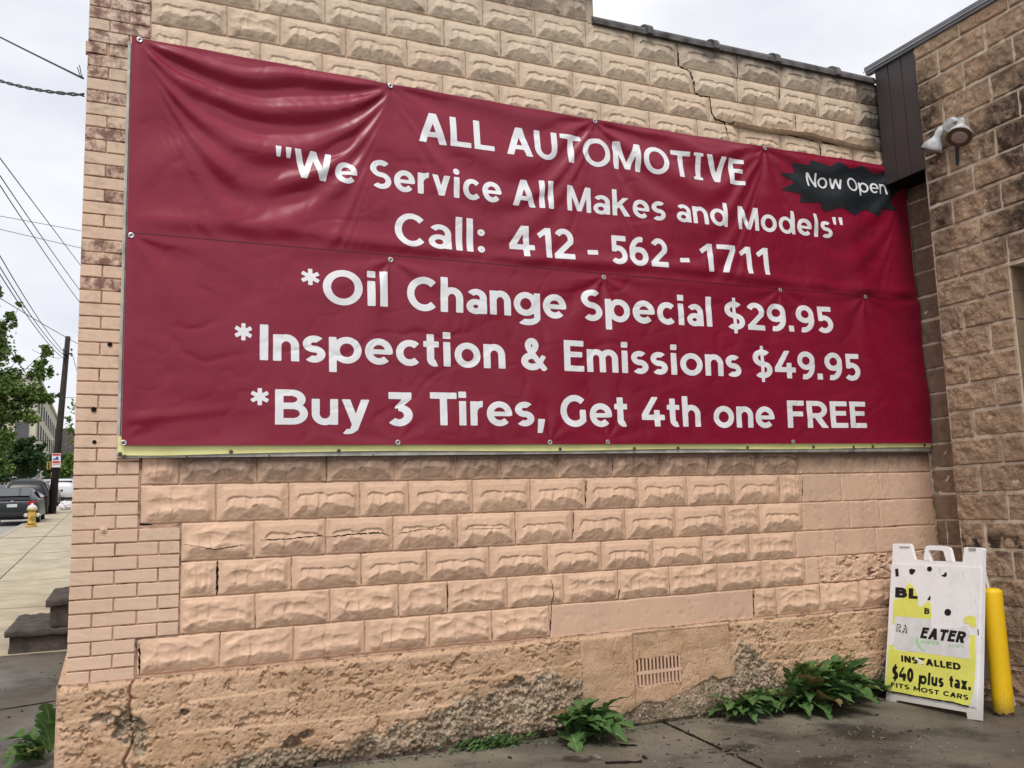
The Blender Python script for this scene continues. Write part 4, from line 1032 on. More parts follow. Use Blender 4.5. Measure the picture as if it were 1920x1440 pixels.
for (x0, x1, dz) in ((-700, -12.2, -.03), (-12.2, -2.9, -.12), (-2.9, 700, -.33)):
    mb.m = 0
    if dz == -.12: continue
    mb.add([(x0, -300, -.06+dz), (x1, -300, -.06+dz), (x1, 0, .05+dz), (x0, 0, .05+dz)], [(0, 1, 2, 3)])
    mb.add([(x0, 0, .05+dz), (x1, 0, .05+dz), (x1, 320, .05+dz+SL*320), (x0, 320, .05+dz+SL*320)], [(0, 1, 2, 3)])
    mb.add([(x0, 320, .05+dz+SL*320), (x1, 320, .05+dz+SL*320), (x1, 1800, 12), (x0, 1800, 12)], [(0, 1, 2, 3)])
tag(mb.build('ground', simple('far_ground', (.12, .125, .08), .9, .1, var=.3, scale=.2)), kind='structure')
mb = MB(); RZ = -.04
mb.add([(-12.2, -60, RZ), (-2.78, -60, RZ), (-2.78, 0, RZ), (-12.2, 0, RZ), (-2.78, 1, .04*1+.0), (-12.2, 1, .04)], [(0, 1, 2, 3), (3, 2, 4, 5)])
mb.add([(-12.2, 1, .04), (-2.78, 1, .04), (-2.78, 320, SL*320-.0), (-12.2, 320, SL*320)], [(0, 1, 2, 3)])
tag(mb.build('road', mat_road), kind='structure')
# pavement slabs of the street
swk = bpy.data.objects.new('sidewalk', None); COL.objects.link(swk); tag(swk, kind='structure')
mb = MB()
V = []
mb.add([(-2.62, 4.35, .09+SL*4.35-.03), (.2, 4.35, .09+SL*4.35-.03), (.2, 320, .06+SL*320), (-2.62, 320, .06+SL*320)], [(0, 1, 2, 3)])
mb.build('slab_bed', mat_dark, swk)
def slab(x0, x1, y0, y1, dz=0):
    z0, z1 = .09+SL*y0, .09+SL*y1
    m_ = MB(); m_.add([(x0, y0, z0-.1), (x1, y0, z0-.1), (x1, y1, z1-.1), (x0, y1, z1-.1), (x0, y0, z0+dz), (x1, y0, z0+dz), (x1, y1, z1+dz), (x0, y1, z1+dz)],
          [(0, 3, 2, 1), (4, 5, 6, 7), (0, 1, 5, 4), (1, 2, 6, 5), (2, 3, 7, 6), (3, 0, 4, 7)]); m_.build('paving_slab', mat_walk, swk)
y = 4.36; i = 0
while y < 70:
    ln = 1.75 if y < 14 else 2.6
    if 20 < y < 26: ln = 24.1-y if y < 23.5 else 2.6
    for (a, b) in ((-2.60, -1.52), (-1.51, .2)):
        slab(a+.006, b-.006, y, y+ln-(.28 if abs(y+ln-24.1) < .1 else .045), random.uniform(-.004, .004))
    y += ln
slab(-2.6, .2, y, 318)
mb = MB()
for y0, y1 in ((-6, 1), (1, 320)):
    z0, z1 = (.09+SL*max(0, y0), .09+SL*max(0, y1))
    mb.add([(-2.78, y0, z0-.2), (-2.61, y0, z0-.2), (-2.61, y1, z1-.2), (-2.78, y1, z1-.2), (-2.78, y0, z0), (-2.61, y0, z0+.002), (-2.61, y1, z1+.002), (-2.78, y1, z1)],
           [(0, 3, 2, 1), (4, 5, 6, 7), (0, 1, 5, 4), (1, 2, 6, 5), (2, 3, 7, 6), (3, 0, 4, 7)])
tag(mb.build('kerb', mat_kerb), kind='structure')
# sawn joints of the lot
def groove(pts, wd, name='pavement_joint'):
    V = []; Fc = []; Q = []
    for a, b in zip(pts[:-1], pts[1:]):
        n_ = 30
        for i in range(n_): t_ = i/n_; Q.append(np.array(a)*(1-t_)+np.array(b)*t_)
    Q.append(np.array(pts[-1]))
    for i, q in enumerate(Q):
        a = Q[max(0, i-1)]; b = Q[min(len(Q)-1, i+1)]; d = (b-a)[:2]; d /= np.hypot(*d)+1e-9; n_ = np.array([-d[1], d[0]])*wd*(.6+.8*random.random())/2
        for s_ in (-1, 1):
            x, y_ = q[0]+s_*n_[0], q[1]+s_*n_[1]; V.append((x, y_, zg(x, y_)+(float(fbm(np.array([x*1.5]), np.array([y_*1.5]), 3, 4)[0])-.5)*.012*float(sm(8, 5, abs(y_)))*float(sm(-6, -3, x))+.0045))
    for i in range(len(Q)-1): Fc.append((2*i, 2*i+1, 2*i+3, 2*i+2))
    return tag(put(name, V, Fc, mat_dark), kind='structure')
groove([ground(1240, 1352), ground(1345, 1402), ground(1450, 1452), ground(1700, 1600)], .022)
groove([ground(0, 1331), ground(104, 1314)], .02)

# debris, joined: nobody could count it
pts = []
def onlot(x, y): return zg(x, y)+(float(fbm(np.array([x*1.5]), np.array([y*1.5]), 3, 4)[0])-.5)*.012*float(sm(8, 5, abs(y)))*float(sm(-6, -3, x))
for (cx_, cy_, sp_, n_) in ((1380, 1405, 45, 90), (1590, 1375, 45, 60), (1200, 1345, 50, 60), (1100, 1395, 60, 25), (1330, 1420, 60, 60), (1690, 1400, 90, 35), (1500, 1400, 150, 60), (900, 1425, 80, 30), (1650, 1370, 100, 30), (110, 1270, 25, 30), (60, 1320, 60, 25), (1340, 1350, 90, 20)):
    for _ in range(n_):
        px, py = random.gauss(cx_, sp_), random.gauss(cy_, sp_*.28)
        if py < 1300 and px > 300: continue
        p = ground(px, py)
        if p[0] > 5.5 or (p[1] > -.06 and px > 300): continue
        s_ = random.choice((.003, .004, .005, .007, .010)); pts.append((p[0], p[1], onlot(p[0], p[1])+s_*.3, s_*random.uniform(1, 2.4), s_, s_*.5))
for _ in range(900):
    x = random.uniform(.6, 5.2); y = -.055-abs(random.gauss(0, .045)); s_ = random.choice((.003, .004, .005, .008)); pts.append((x, y, onlot(x, y)+s_*.3, s_*random.uniform(1, 2.2), s_, s_*.5))
for _ in range(700):
    px, py = random.uniform(850, 1900), random.uniform(1340, 1440); p = ground(px, py)
    if p[1] < -.08 and p[0] < 5.6: s_ = random.choice((.002, .003, .004)); pts.append((p[0], p[1], onlot(p[0], p[1])+s_*.3, s_*random.uniform(1, 2), s_, s_*.5))
tag(blobs('ground_debris', pts, stone_mat('grit', (.025, .02, .016), (.26, .235, .19))), kind='stuff', label='scattered grit and chips lying on the dark pavement')
mat_mulch = simple('dark_bark', (.022, .018, .015), .9, .1, var=.4, scale=60, bump=.003)
for i, (a, b, s_, lab) in enumerate((((1162, 1398), (1195, 1399), .010, 'short dark bark strip on the pavement in front of the middle weed'), ((1136, 1433), (1204, 1430), .012, 'long dark bark strip at the bottom edge of the pavement'), ((1206, 1420), (1213, 1424), .014, 'dark rounded bark lump near the bark strips'))):
    p, q = ground(*a), ground(*b); V = []; d = q-p; n_ = 10
    m_ = MB(); m_.tube([(*(p+d*k/n_+np.array([0, random.uniform(-.006, .006), 0]))[:2], onlot(*(p+d*k/n_)[:2])+.006) for k in range(n_+1)], [s_*random.uniform(.35, .8) for _ in range(n_+1)], 6)
    tag(m_.build('bark_piece', mat_mulch), lab, 'bark')

# ------------------------------------------------------------------ weeds
def leaf_mat(name, c1, c2, rib):
    m = Mat(name, .62, .25)
    a = m.attr('rib').outputs['Fac']; c = m.mix(m.ramp(m.noise(12, 4), .35, .65), c1, c2); c = m.mix(m.objrand(), c, m.mix(.4, c, c2))
    c = m.mix(m.ramp(a, .82, .97), c, rib); m.color(c); m.bump(m.noise(70, 3), .4, .004)
    m.b.inputs['Transmission Weight'].default_value = 0
    t = m.N.new('ShaderNodeBsdfTranslucent'); mxs = m.N.new('ShaderNodeMixShader'); mxs.inputs[0].default_value = .25; m.L.new(c, t.inputs[0])
    o = m.N['Material Output']; m.L.new(m.b.outputs[0], mxs.inputs[1]); m.L.new(t.outputs[0], mxs.inputs[2]); m.L.new(mxs.outputs[0], o.inputs[0]); return m.m
mat_leaf = leaf_mat('weed_leaf', (.05, .12, .032), (.11, .20, .06), (.22, .32, .13))
mat_leaf2 = leaf_mat('dark_weed_leaf', (.030, .075, .022), (.06, .12, .04), (.14, .22, .09))
def leaf_mesh(seed, mat, lobes=1.):
    r = random.Random(seed); n_ = 34; W = r.uniform(.15, .20); droop = r.uniform(.35, 1.0); ph = r.uniform(0, 6)
    cols = [-1, -.66, -.33, 0, .33, .66, 1]; V = []; rib = []
    for i in range(n_+1):
        t = i/n_; base = W*(math.sin(math.pi*min(1, t**.75))**.8)*(.25+.75*min(1, t*2.2))+.012*(t < .95)
        lob = 1+lobes*1.15*(abs(math.sin(t*15+ph))**.55-.62)*(t < .95)
        lob2 = 1+lobes*1.15*(abs(math.sin(t*15+ph+.7))**.55-.62)*(t < .95)
        xx = t; zz = .28*math.sin(t*math.pi*.55)-droop*t*t*.5
        for c in cols:
            wv = base*(lob if c > 0 else lob2)*abs(c)
            V.append((xx-abs(c)*.03, math.copysign(wv, c) if c else 0, zz+abs(c)*wv*.45+.018*abs(c)*math.sin(t*23+c*2+ph))); rib.append(1-abs(c) if c else 1)
    F_ = [(i*7+k, i*7+k+1, i*7+k+8, i*7+k+7) for i in range(n_) for k in range(6)]
    me = mesh_of('leaf', V, F_, mat, True); a = me.attributes.new('rib', 'FLOAT', 'POINT'); a.data.foreach_set('value', np.array([1 if v == 1 else .5*v for v in rib], np.float32)); return me
mat_dry = leaf_mat('withered_leaf', (.16, .13, .05), (.26, .19, .09), (.30, .25, .14))
mat_pale = leaf_mat('yellowing_leaf', (.11, .17, .04), (.17, .22, .07), (.27, .32, .14))
LM1 = [leaf_mesh(i, mat_leaf) for i in range(9)]+[leaf_mesh(41, mat_dry), leaf_mesh(42, mat_pale), leaf_mesh(43, mat_leaf2), leaf_mesh(44, mat_leaf2)]; LM2 = [leaf_mesh(20+i, mat_leaf2) for i in range(5)]
def weed(loc, n_, ln, label, meshes=LM1, spread=.12, upmin=.1, upmax=1.1, sector=(math.pi*.95, math.pi*2.05), sd=1, sx=1.):
    r = random.Random(sd); t_ = empty('weed', tuple(loc), label, 'weed', 'broad leaved weeds along the wall foot')
    for i in range(n_):
        o = bpy.data.objects.new('leaf', r.choice(meshes)); COL.objects.link(o); o.parent = t_
        az = r.uniform(*sector); k = i/n_; el = upmin+(upmax-upmin)*(k**1.1)*r.uniform(.7, 1.1)
        L_ = ln*r.uniform(.55, 1.1)*(1.05-.35*k)
        o.location = (r.uniform(-spread, spread)*sx, r.uniform(-.05, .02), r.uniform(.005, .03)+.04*k)
        o.rotation_euler = (r.uniform(-.35, .35), -el, az); o.scale = (L_, L_*r.uniform(.8, 1.2), L_)
    return t_
def foot(px, y=-.07): 
    x = wall(px, 1380, y)[0]; return (x, y, zg(x, y))
weed(foot(1095, -.12), 44, .33, 'leafy green weed at the wall foot left of the vent grille', sd=3)
weed(foot(1398, -.08), 38, .29, 'low spreading weed at the wall foot just right of the vent grille', sd=5, upmax=.8)
weed(foot(1535, -.10), 90, .44, 'largest weed, a thick clump of lobed leaves between the vent and the folding sign', sd=8, spread=.22, upmax=1.45)
weed((5.34, -.02, .0), 16, .22, 'shaded dark weed in the corner behind the folding sign', LM2, sd=11, upmax=.7)
p = ground(88, 1428)
wl = weed((p[0]-.02, p[1], p[2]), 15, .22, 'weed with one tall upright leaf beside the corner of the tan wall', sd=14, sector=(math.pi*.6, math.pi*1.5), upmax=.7, spread=.05)
for (L_, rx, ry, az, dz) in ((.30, 1.3, -1.45, math.pi*1.3, .06), (.24, 1.0, -1.25, math.pi*1.25, .05), (.30, 0, -.45, math.pi*.98, .05)):
    o = bpy.data.objects.new('leaf', LM1[2]); COL.objects.link(o); o.parent = wl; o.location = (.03, 0, dz); o.rotation_euler = (rx*.3, ry, az); o.scale = (L_, L_*1.1, L_)
# small ground cover
r = random.Random(5); V = []; Fc = []; rb = []
c0 = foot(925, -.07)
for i in range(260):
    x = c0[0]+r.gauss(0, .13); y = -.05-abs(r.gauss(0, .035)); z = zg(x, y)+abs(r.gauss(.02, .025)); s_ = r.uniform(.008, .017); a = r.uniform(0, 6.28); tl = r.uniform(-.5, .5)
    b = len(V)
    for k in range(6):
        t = a+k*math.pi/3; V.append((x+s_*math.cos(t), y+s_*math.sin(t)*.8, z+s_*math.cos(t+tl)*.6)); rb.append(0)
    Fc.append(tuple(range(b, b+6)))
o = put('ground_cover', V, Fc, mat_leaf); a = o.data.attributes.new('rib', 'FLOAT', 'POINT'); a.data.foreach_set('value', np.array(rb, np.float32))
tag(o, 'low patch of small round leaves growing at the foot of the wall', 'plants', kind='stuff')

# ------------------------------------------------------------------ folding A-frame sign
th = rad(11); SN = np.array([-math.cos(th), 0, math.sin(th)]); SO = np.array([5.195, 0, 0.]); SUPV = np.array([math.sin(th), 0, math.cos(th)])
def sgp(zx, zy, lift=0.):
    p = onpl(1620+zx/3.79, 1000+zy/3.79, SO, SN); return p+SN*lift
afr = empty('folding_sign', (5.35, -.56, 0), 'white plastic folding sidewalk sign with a torn yellow poster', 'sign')
body = [(205, 78), (215, 72), (322, 72), (332, 84), (356, 182), (400, 190), (445, 195), (590, 198), (650, 200), (700, 203), (712, 103), (722, 97), (840, 102), (850, 118), (848, 135), (825, 1330), (735, 1318), (728, 1272), (238, 1187), (226, 1192), (222, 1216), (155, 1203), (200, 215)]
mb = MB(); mb.prism([sgp(a, b) for a, b in body], -SN*.028); mb.build('front_board', mat_white, afr)
hnd = [(425, 193), (434, 104), (446, 90), (470, 85), (580, 90), (600, 98), (610, 115), (630, 200), (585, 198), (566, 130), (556, 122), (470, 118), (456, 124), (470, 195)]
mb = MB(); mb.prism([sgp(a, b, .002) for a, b in hnd], -SN*.032); mb.build('handle', mat_white, afr)
for q in ([(255, 92), (325, 94), (325, 100), (255, 98)], [(748, 103), (798, 105), (797, 122), (747, 120)]):
    mb = MB(); mb.prism([sgp(a, b, .006) for a, b in q], -SN*.006); mb.build('hinge_clip', simple('grey_plastic', (.40, .40, .41), .5), afr)
ins = [(200, 216), (836, 246), (802, 1240), (790, 1238), (152, 1122), (150, 1085)]
mb = MB(); mb.prism([sgp(a, b, .005) for a, b in ins], -SN*.004); mb.build('insert_panel', mat_white, afr)
# rear frame leaning the other way
tl, tr = sgp(215, 80), sgp(845, 110); 
for (a, b) in ((tl, 0), (tr, 1)): pass
xb_ = 5.735
for yy in (tl[1]-.05, tr[1]+.07):
    mb = MB(); a = np.array([tl[0]+.03, yy, tl[2]-.02]); b = np.array([xb_, yy+(0 if yy > -.5 else .09), .01])
    mb.prism([a+np.array([-.012, .022, 0]), a+np.array([.012, .022, 0]), a+np.array([.012, -.022, 0]), a+np.array([-.012, -.022, 0])], b-a); mb.build('rear_leg', mat_white, afr)
mb = MB(); a = np.array([tl[0]+.06, 0, tl[2]-.16]); b = np.array([xb_-.03, 0, .16])
mb.prism([(a[0], tl[1]-.04, a[2]), (a[0], tr[1]+.09, a[2]), (b[0], tr[1]+.16, b[2]), (b[0], tl[1]-.04, b[2])], (.012, 0, .004)); mb.build('rear_board', mat_white, afr)
mat_pos = simple('yellow_poster', (.78, .78, .16), .5, .3, var=.08, scale=9); mat_gst = simple('torn_grey_poster', (.72, .72, .74), .5, .3, var=.10, scale=14)
mat_ink = simple('black_ink', (.012, .012, .014), .5, .3); mat_grn = simple('pale_green_ink', (.38, .68, .36), .5, .3)
rr = random.Random(2)
def jag(poly, amp=4, cuts=5):
    Q = []
    for i in range(len(poly)):
        a, b = poly[i], poly[(i+1) % len(poly)]
        for k in range(cuts): t = k/cuts; Q.append((a[0]+(b[0]-a[0])*t+rr.uniform(-amp, amp), a[1]+(b[1]-a[1])*t+rr.uniform(-amp, amp)))
    return Q
def decal(name, poly, lift, mat, j=0):
    poly = jag(poly, j) if j else poly; P_ = [sgp(a, b, lift) for a, b in poly]
    mb = MB(); mb.prism(P_, -SN*.0006); return mb.build(name, mat, afr)
decal('poster', [(215, 470), (260, 465), (300, 380), (330, 350), (372, 400), (386, 470), (388, 520), (420, 520), (440, 490), (478, 485), (485, 610), (380, 605), (225, 590), (220, 640), (205, 650)], .0062, mat_pos, 3)
decal('poster', [(172, 860), (180, 800), (215, 785), (222, 825), (400, 850), (752, 893), (758, 720), (798, 728), (800, 980), (782, 1000), (798, 1020), (770, 1170), (752, 1225), (560, 1190), (330, 1150), (152, 1108)], .0062, mat_pos, 4)
decal('poster', [(716, 600), (760, 578), (800, 600), (802, 665), (765, 668), (750, 645), (718, 640)], .0062, mat_pos, 3)
decal('poster_scrap', [(222, 590), (350, 600), (480, 612), (484, 668), (600, 678), (690, 668), (735, 650), (752, 700), (752, 892), (560, 870), (400, 848), (240, 822), (212, 790), (228, 700)], .0066, mat_gst, 3)
for (cx_, cy_, a, b) in ((470, 254, 18, 18), (600, 562, 24, 25)):
    decal('black_dot', [(cx_+a*math.cos(t*math.pi/10), cy_+b*math.sin(t*math.pi/10)) for t in range(20)], .0068, mat_ink)
decal('black_dot', [(225, 255), (247, 250), (252, 305), (230, 308)], .0068, mat_ink)
decal('black_dot', [(325, 262), (345, 250), (372, 262), (360, 285), (345, 295), (328, 285)], .0068, mat_ink, 2)
decal('black_dot', [(553, 300), (575, 290), (578, 276), (592, 280), (592, 305), (575, 312)], .0068, mat_ink, 1)
decal('black_dot', [(454, 475), (470, 445), (478, 446), (476, 476)], .0068, mat_ink, 1)
decal('black_dot', [(812, 680), (820, 690), (820, 728), (813, 720)], .0068, mat_ink)
decal('poster_scrap', [(375, 740), (392, 738), (392, 775), (410, 810), (440, 832), (425, 838), (390, 812), (374, 775)], .0072, mat_grn)
for q in ([(188, 226), (200, 222), (196, 262), (190, 262)], [(700, 270), (706, 262), (724, 316), (715, 318)], [(535, 250), (548, 240), (552, 270), (540, 276)]):
    decal('poster_scrap', q, .0067, mat_gst, 1)
decal('torn_edge', [(152, 1122), (300, 1148), (470, 1180), (640, 1208), (745, 1236), (748, 1228), (640, 1198), (470, 1170), (300, 1140), (154, 1112)], .0070, mat_ink, 2)
def stext(body_, L0, R0, R1, t=.24, mat=mat_ink, lift=.0072, shear=0., outline=0):
    """L0 / R0 = baseline left and right, R1 = cap top above the left end, all measured on the photo"""
    a, b, c = sgp(*L0, lift), sgp(*R0, lift), sgp(*R1, lift); wx = np.linalg.norm(b-a); hy_ = np.linalg.norm(c-a); ux = (b-a)/wx; uy = (c-a)/hy_
    V2, Fc = glyph_mesh(body_, t, False, wx, hy_, .0026, shear)
    V = [a+ux*v[0]+uy*v[1] for v in V2]
    return put('lettering', V, Fc, mat, afr)
stext('BL', (226, 455), (386, 468), (228, 383), .34)
stext('B', (433, 573), (470, 577), (435, 530), .27)
stext('RA', (234, 698), (312, 712), (240, 643), .26); stext('RA', (240, 693), (307, 706), (245, 650), .15, mat_gst, .0080)
stext('EATER', (402, 745), (716, 782), (424, 668), .30)
stext('WIPER', (404, 783), (542, 798), (406, 758), .20, mat_grn); stext('ADES', (600, 806), (716, 818), (602, 784), .20, mat_grn)
stext('INSTALLED', (270, 912), (694, 974), (268, 866), .30)
stext('$40', (203, 1035), (355, 1060), (207, 940), .25); stext('plus', (392, 1068), (570, 1095), (398, 985), .25); stext('tax.', (610, 1092), (765, 1118), (612, 1010), .25)
stext('FITS', (196, 1090), (328, 1112), (196, 1058), .26); stext('MOST', (356, 1118), (540, 1150), (358, 1086), .26); stext('CARS', (566, 1152), (746, 1186), (570, 1118), .26)
decal('poster_scrap', [(362, 885), (372, 882), (420, 905), (430, 930), (402, 935), (392, 905)], .0078, mat_white, 2)

# yellow bollard
bo = empty('bollard', (5.474, -.915, 0), 'yellow sleeved steel bollard standing beside the folding sign', 'bollard')
def bol_mat():
    m = Mat('yellow_sleeve', .45, .4); c = m.mix(m.ramp(m.noise(3, 3), .3, .7), (.78, .48, .008), (.86, .56, .012))
    c = m.mix(m.math('MULTIPLY', m.ramp(m.noise(1, 6, .75, sc=(50, 50, 9)), .58, .66), .5), c, (.45, .30, .05)); c = m.mix(m.math('MULTIPLY', m.mr(m.math('ADD', m.sep()[2], m.math('MULTIPLY', m.noise(20, 5, .7), .12)), .20, .07), .8), c, (.12, .09, .04))
    m.color(c); m.bump(m.noise(300, 2), .3, .002); return m.m
mb = MB(); V = []; n_ = 40; prof = [(.0655, .02), (.0655, .10), (.064, .4), (.0635, .79), (.061, .808), (.045, .820), (.001, .826)]
for (r_, h_) in prof:
    for k in range(n_):
        t = 2*math.pi*k/n_; hh = h_+(rr.uniform(-.008, .014) if h_ == .02 else 0); V.append((5.474+r_*math.cos(t), -.915+r_*math.sin(t), hh))
F_ = [(i*n_+k, i*n_+(k+1) % n_, (i+1)*n_+(k+1) % n_, (i+1)*n_+k) for i in range(len(prof)-1) for k in range(n_)]
put('sleeve', V, F_, bol_mat(), bo, True)
mb = MB(); mb.lathe([(.058, -.05), (.058, .10)], (5.474, -.915, 0), n=20); mb.build('steel_post', mat_rust, bo)

# ------------------------------------------------------------------ stone steps at the side door
stp = empty('stone_steps', (-.5, 5.0, .25), 'dark weathered sandstone steps rising to the side of the tan building', 'steps')
def sstone():
    m = Mat('sooty_sandstone', .9, .15); c = m.mix(m.ramp(m.noise(9, 6, .7), .35, .65), (.055, .046, .042), (.115, .098, .088)); c = m.mix(m.ramp(m.noise(40, 4, .7), .6, .75), c, (.16, .10, .08)); m.color(c); m.bump(m.noise(30, 6, .7), .7, .012); return m.m
ms = sstone()
def rough_box(name, x0, x1, y0, y1, z0, z1, amp):
    bm = bmesh.new(); bmesh.ops.create_cube(bm, size=1)
    for v in bm.verts: v.co = Vector((x0+(v.co.x+.5)*(x1-x0), y0+(v.co.y+.5)*(y1-y0), z0+(v.co.z+.5)*(z1-z0)))
    bmesh.ops.bevel(bm, geom=bm.edges[:], offset=.014, segments=2, affect='EDGES', profile=.5)
    for _ in range(5):
        lg = [e for e in bm.edges if e.calc_length() > .035]
        if not lg: break
        bmesh.ops.subdivide_edges(bm, edges=lg, cuts=1, use_grid_fill=True)
    A_ = np.array([v.co[:] for v in bm.verts]); n1_ = fbm(A_[:, 0]*14+A_[:, 2]*9, A_[:, 1]*14+A_[:, 2]*17, 5, 4, .6)-.5; n2_ = fbm(A_[:, 1]*12+7, A_[:, 2]*22+A_[:, 0]*15, 9, 4, .6)-.5
    for v, a, b in zip(bm.verts, n1_, n2_): v.co += Vector((a, b, a-b))*amp*2
    bm.verts.index_update(); put(name, [v.co[:] for v in bm.verts], [[v.index for v in f.verts] for f in bm.faces], ms, stp, True); bm.free()
for (x0, x1, y0, y1, z0, z1) in ((-.765, -.13, 4.42, 6.0, .22, .475), (-.435, -.13, 4.45, 6.2, .475, .735), (-.72, -.13, 4.47, 5.98, .12, .22)):
    rough_box('riser', x0, x1, y0, y1, z0, z1-.06, .010)
    if z0 > .2: rough_box('tread', x0-.04, x1, y0-.04, y1, z1-.065, z1, .012)

# ------------------------------------------------------------------ fire hydrant
hp = ground(59, 988, .09); hx, hy, hz = hp
hyd = empty('fire_hydrant', tuple(hp), 'yellow fire hydrant with a white cap at the kerb behind the parked cars', 'hydrant')
mat_hy = simple('chipped_yellow_paint', (.50, .33, .07), .6, .3, var=.35, scale=16); mat_hw = simple('white_hydrant_paint', (.62, .58, .54), .6, .3, var=.2, scale=14)
mb = MB(); mb.lathe([(.19, 0), (.19, .05), (.14, .055), (.13, .10), (.185, .11), (.185, .14), (.125, .15), (.12, .42), (.15, .44), (.15, .48), (.12, .49), (.115, .56), (.17, .57), (.17, .60)], hp, n=18); mb.build('barrel', mat_hy, hyd, True)
mb = MB(); mb.lathe([(.165, .60), (.155, .66), (.12, .72), (.06, .76), (.035, .765), (.035, .81), (.001, .812)], hp, n=18); mb.build('bonnet', mat_hw, hyd, True)
for dv, r_, m_, l_ in (((-1, 0, 0), .07, mat_hw, .22), ((1, 0, 0), .07, mat_hw, .22), ((0, -1, 0), .10, mat_hy, .19)):
    mb = MB(); mb.lathe([(r_*.8, .08), (r_*.8, l_-.06), (r_, l_-.06), (r_, l_), (r_*.3, l_+.01), (r_*.3, l_+.04)], (hx, hy, hz+.40), dv, 12); mb.build('outlet', m_, hyd)

# ------------------------------------------------------------------ cars
mat_glass = simple('car_glass', (.02, .025, .03), .08, .6); mat_tyre = simple('tyre', (.015, .015, .016), .8)
mat_rim = simple('wheel_rim', (.35, .36, .38), .35, .5, .6); mat_red_l = simple('tail_lamp', (.35, .02, .02), .2, .5); mat_chrome = simple('chrome', (.6, .6, .62), .2, .5, .8); mat_plate = simple('number_plate', (.55, .58, .60), .5)
def car(loc, label, paint, kind='sedan', grp='cars parked along the kerb', detail=True, rz=0.):
    cpt = MATS.get(paint[0]) or simple(paint[0], paint[1], .28, .5, .2, var=.06, scale=2)
    t_ = bpy.data.objects.new('parked_car', None); COL.objects.link(t_); tag(t_, label, 'car', grp)
    # stations from rear (y=0) to front: y, half width, z sill, z belt, z roof, half roof width
    if kind == 'sedan':
        st = [(0, .80, .42, .72, .72, .60), (.04, .87, .30, .95, .96, .66), (.25, .90, .22, 1.02, 1.05, .62), (.75, .91, .20, 1.00, 1.22, .60), (1.35, .91, .20, .98, 1.40, .58), (2.1, .91, .20, .96, 1.44, .58), (2.8, .91, .20, .94, 1.36, .57), (3.45, .91, .20, .93, 1.00, .60), (4.2, .88, .22, .82, .86, .66), (4.55, .78, .28, .66, .68, .6)]
    else:
        st = [(0, .86, .50, .80, .82, .72), (.05, .93, .38, 1.08, 1.10, .74), (.14, .95, .32, 1.12, 1.40, .72), (.40, .96, .28, 1.12, 1.74, .68), (1.2, .96, .28, 1.12, 1.80, .68), (2.4, .96, .28, 1.10, 1.78, .67), (2.9, .96, .28, 1.08, 1.66, .66), (3.5, .95, .28, 1.06, 1.14, .70), (4.5, .93, .30, 1.0, 1.04, .74), (4.8, .84, .40, .84, .86, .68)]
    def ring(s_):
        y, hw, z0, zb_, zr, rw = s_; P_ = [(hw*.9, z0), (hw, z0+.12), (hw, (z0+zb_)/2), (hw*.985, zb_-.05), (hw*.96, zb_), (rw+.02, max(zb_, zr-.06)), (rw*.8, zr-.01), (0, zr)]
        return [(x, y, z) for x, z in P_]+[(-x, y, z) for x, z in P_[-2::-1]]
    R_ = [ring(s_) for s_ in st]; n_ = len(R_[0]); V = [p for q in R_ for p in q]
    F_ = []; mi = []
    for i in range(len(R_)-1):
        for k in range(n_-1):
            F_.append((i*n_+k, (i+1)*n_+k, (i+1)*n_+k+1, i*n_+k+1))
        F_.append((i*n_+n_-1, (i+1)*n_+n_-1, (i+1)*n_, i*n_))
    F_ += [tuple(range(n_)), tuple((len(R_)-1)*n_+k for k in range(n_))[::-1]]
    def sub(name, V_, Fc_, mat, smooth=False):
        me = mesh_of(name, V_, Fc_, mat, smooth); o = bpy.data.objects.new(name, me); COL.objects.link(o); o.parent = t_; return o
    o = sub('body', V, F_, cpt, True)
    mod = o.modifiers.new('s', 'SUBSURF'); mod.levels = 1; mod.render_levels = 2
    # windows, a little proud of the shell
    suv = kind != 'sedan'
    rw = ([(.66, .155, 1.20), (.62, .335, 1.64), (-.62, .335, 1.64), (-.66, .155, 1.20)] if suv else [(.56, .32, 1.09), (.50, 1.20, 1.37), (-.50, 1.20, 1.37), (-.56, .32, 1.09)])
    a = .03
    rwv = [(x, y-a*.6, z+(.012 if suv else .028)) for x, y, z in rw]
    m_ = MB(); m_.prism(rwv, (0, .02, -.02)); sub('rear_window', m_.v, m_.f, mat_glass)
    for s_ in (-1, 1):
        sw = ([(.5, 1.17), (.75, 1.62), (2.5, 1.66), (3.1, 1.14)] if suv else [(.95, 1.04), (1.35, 1.30), (2.5, 1.32), (3.2, 1.00)])
        xb1, xt1 = (.945, .76) if suv else (.885, .70)
        zm, zM = sw[0][1], sw[1][1]
        q = [(s_*(xb1+(xt1-xb1)*((z-zm)/(zM-zm)))+s_*.012, y, z) for y, z in sw]
        m_ = MB(); m_.prism(q, (-s_*.02, 0, 0)); sub('side_window', m_.v, m_.f, mat_glass)
    zl = .86 if suv else .80
    for s_ in (-1, 1):
        m_ = MB(); x0, x1 = (.70, .90) if suv else (.52, .86)
        m_.prism([(s_*x0, -.012, zl-.02), (s_*x1, .06, zl+.02), (s_*x1, .05, zl+.12), (s_*x0, -.012, zl+.10)], (0, .06, 0)); sub('tail_light', m_.v, m_.f, mat_red_l)
        m_ = MB(); m_.box(s_*.98-.07, s_*.98+.07, 2.75 if not suv else 2.95, 2.87 if not suv else 3.1, .96 if not suv else 1.12, 1.08 if not suv else 1.28, .02); sub('wing_mirror', m_.v, m_.f, cpt)
    m_ = MB(); m_.box(-.17, .17, -.03, .0, zl-.10 if not suv else .62, zl+.02 if not suv else .74); sub('number_plate', m_.v, m_.f, mat_plate)
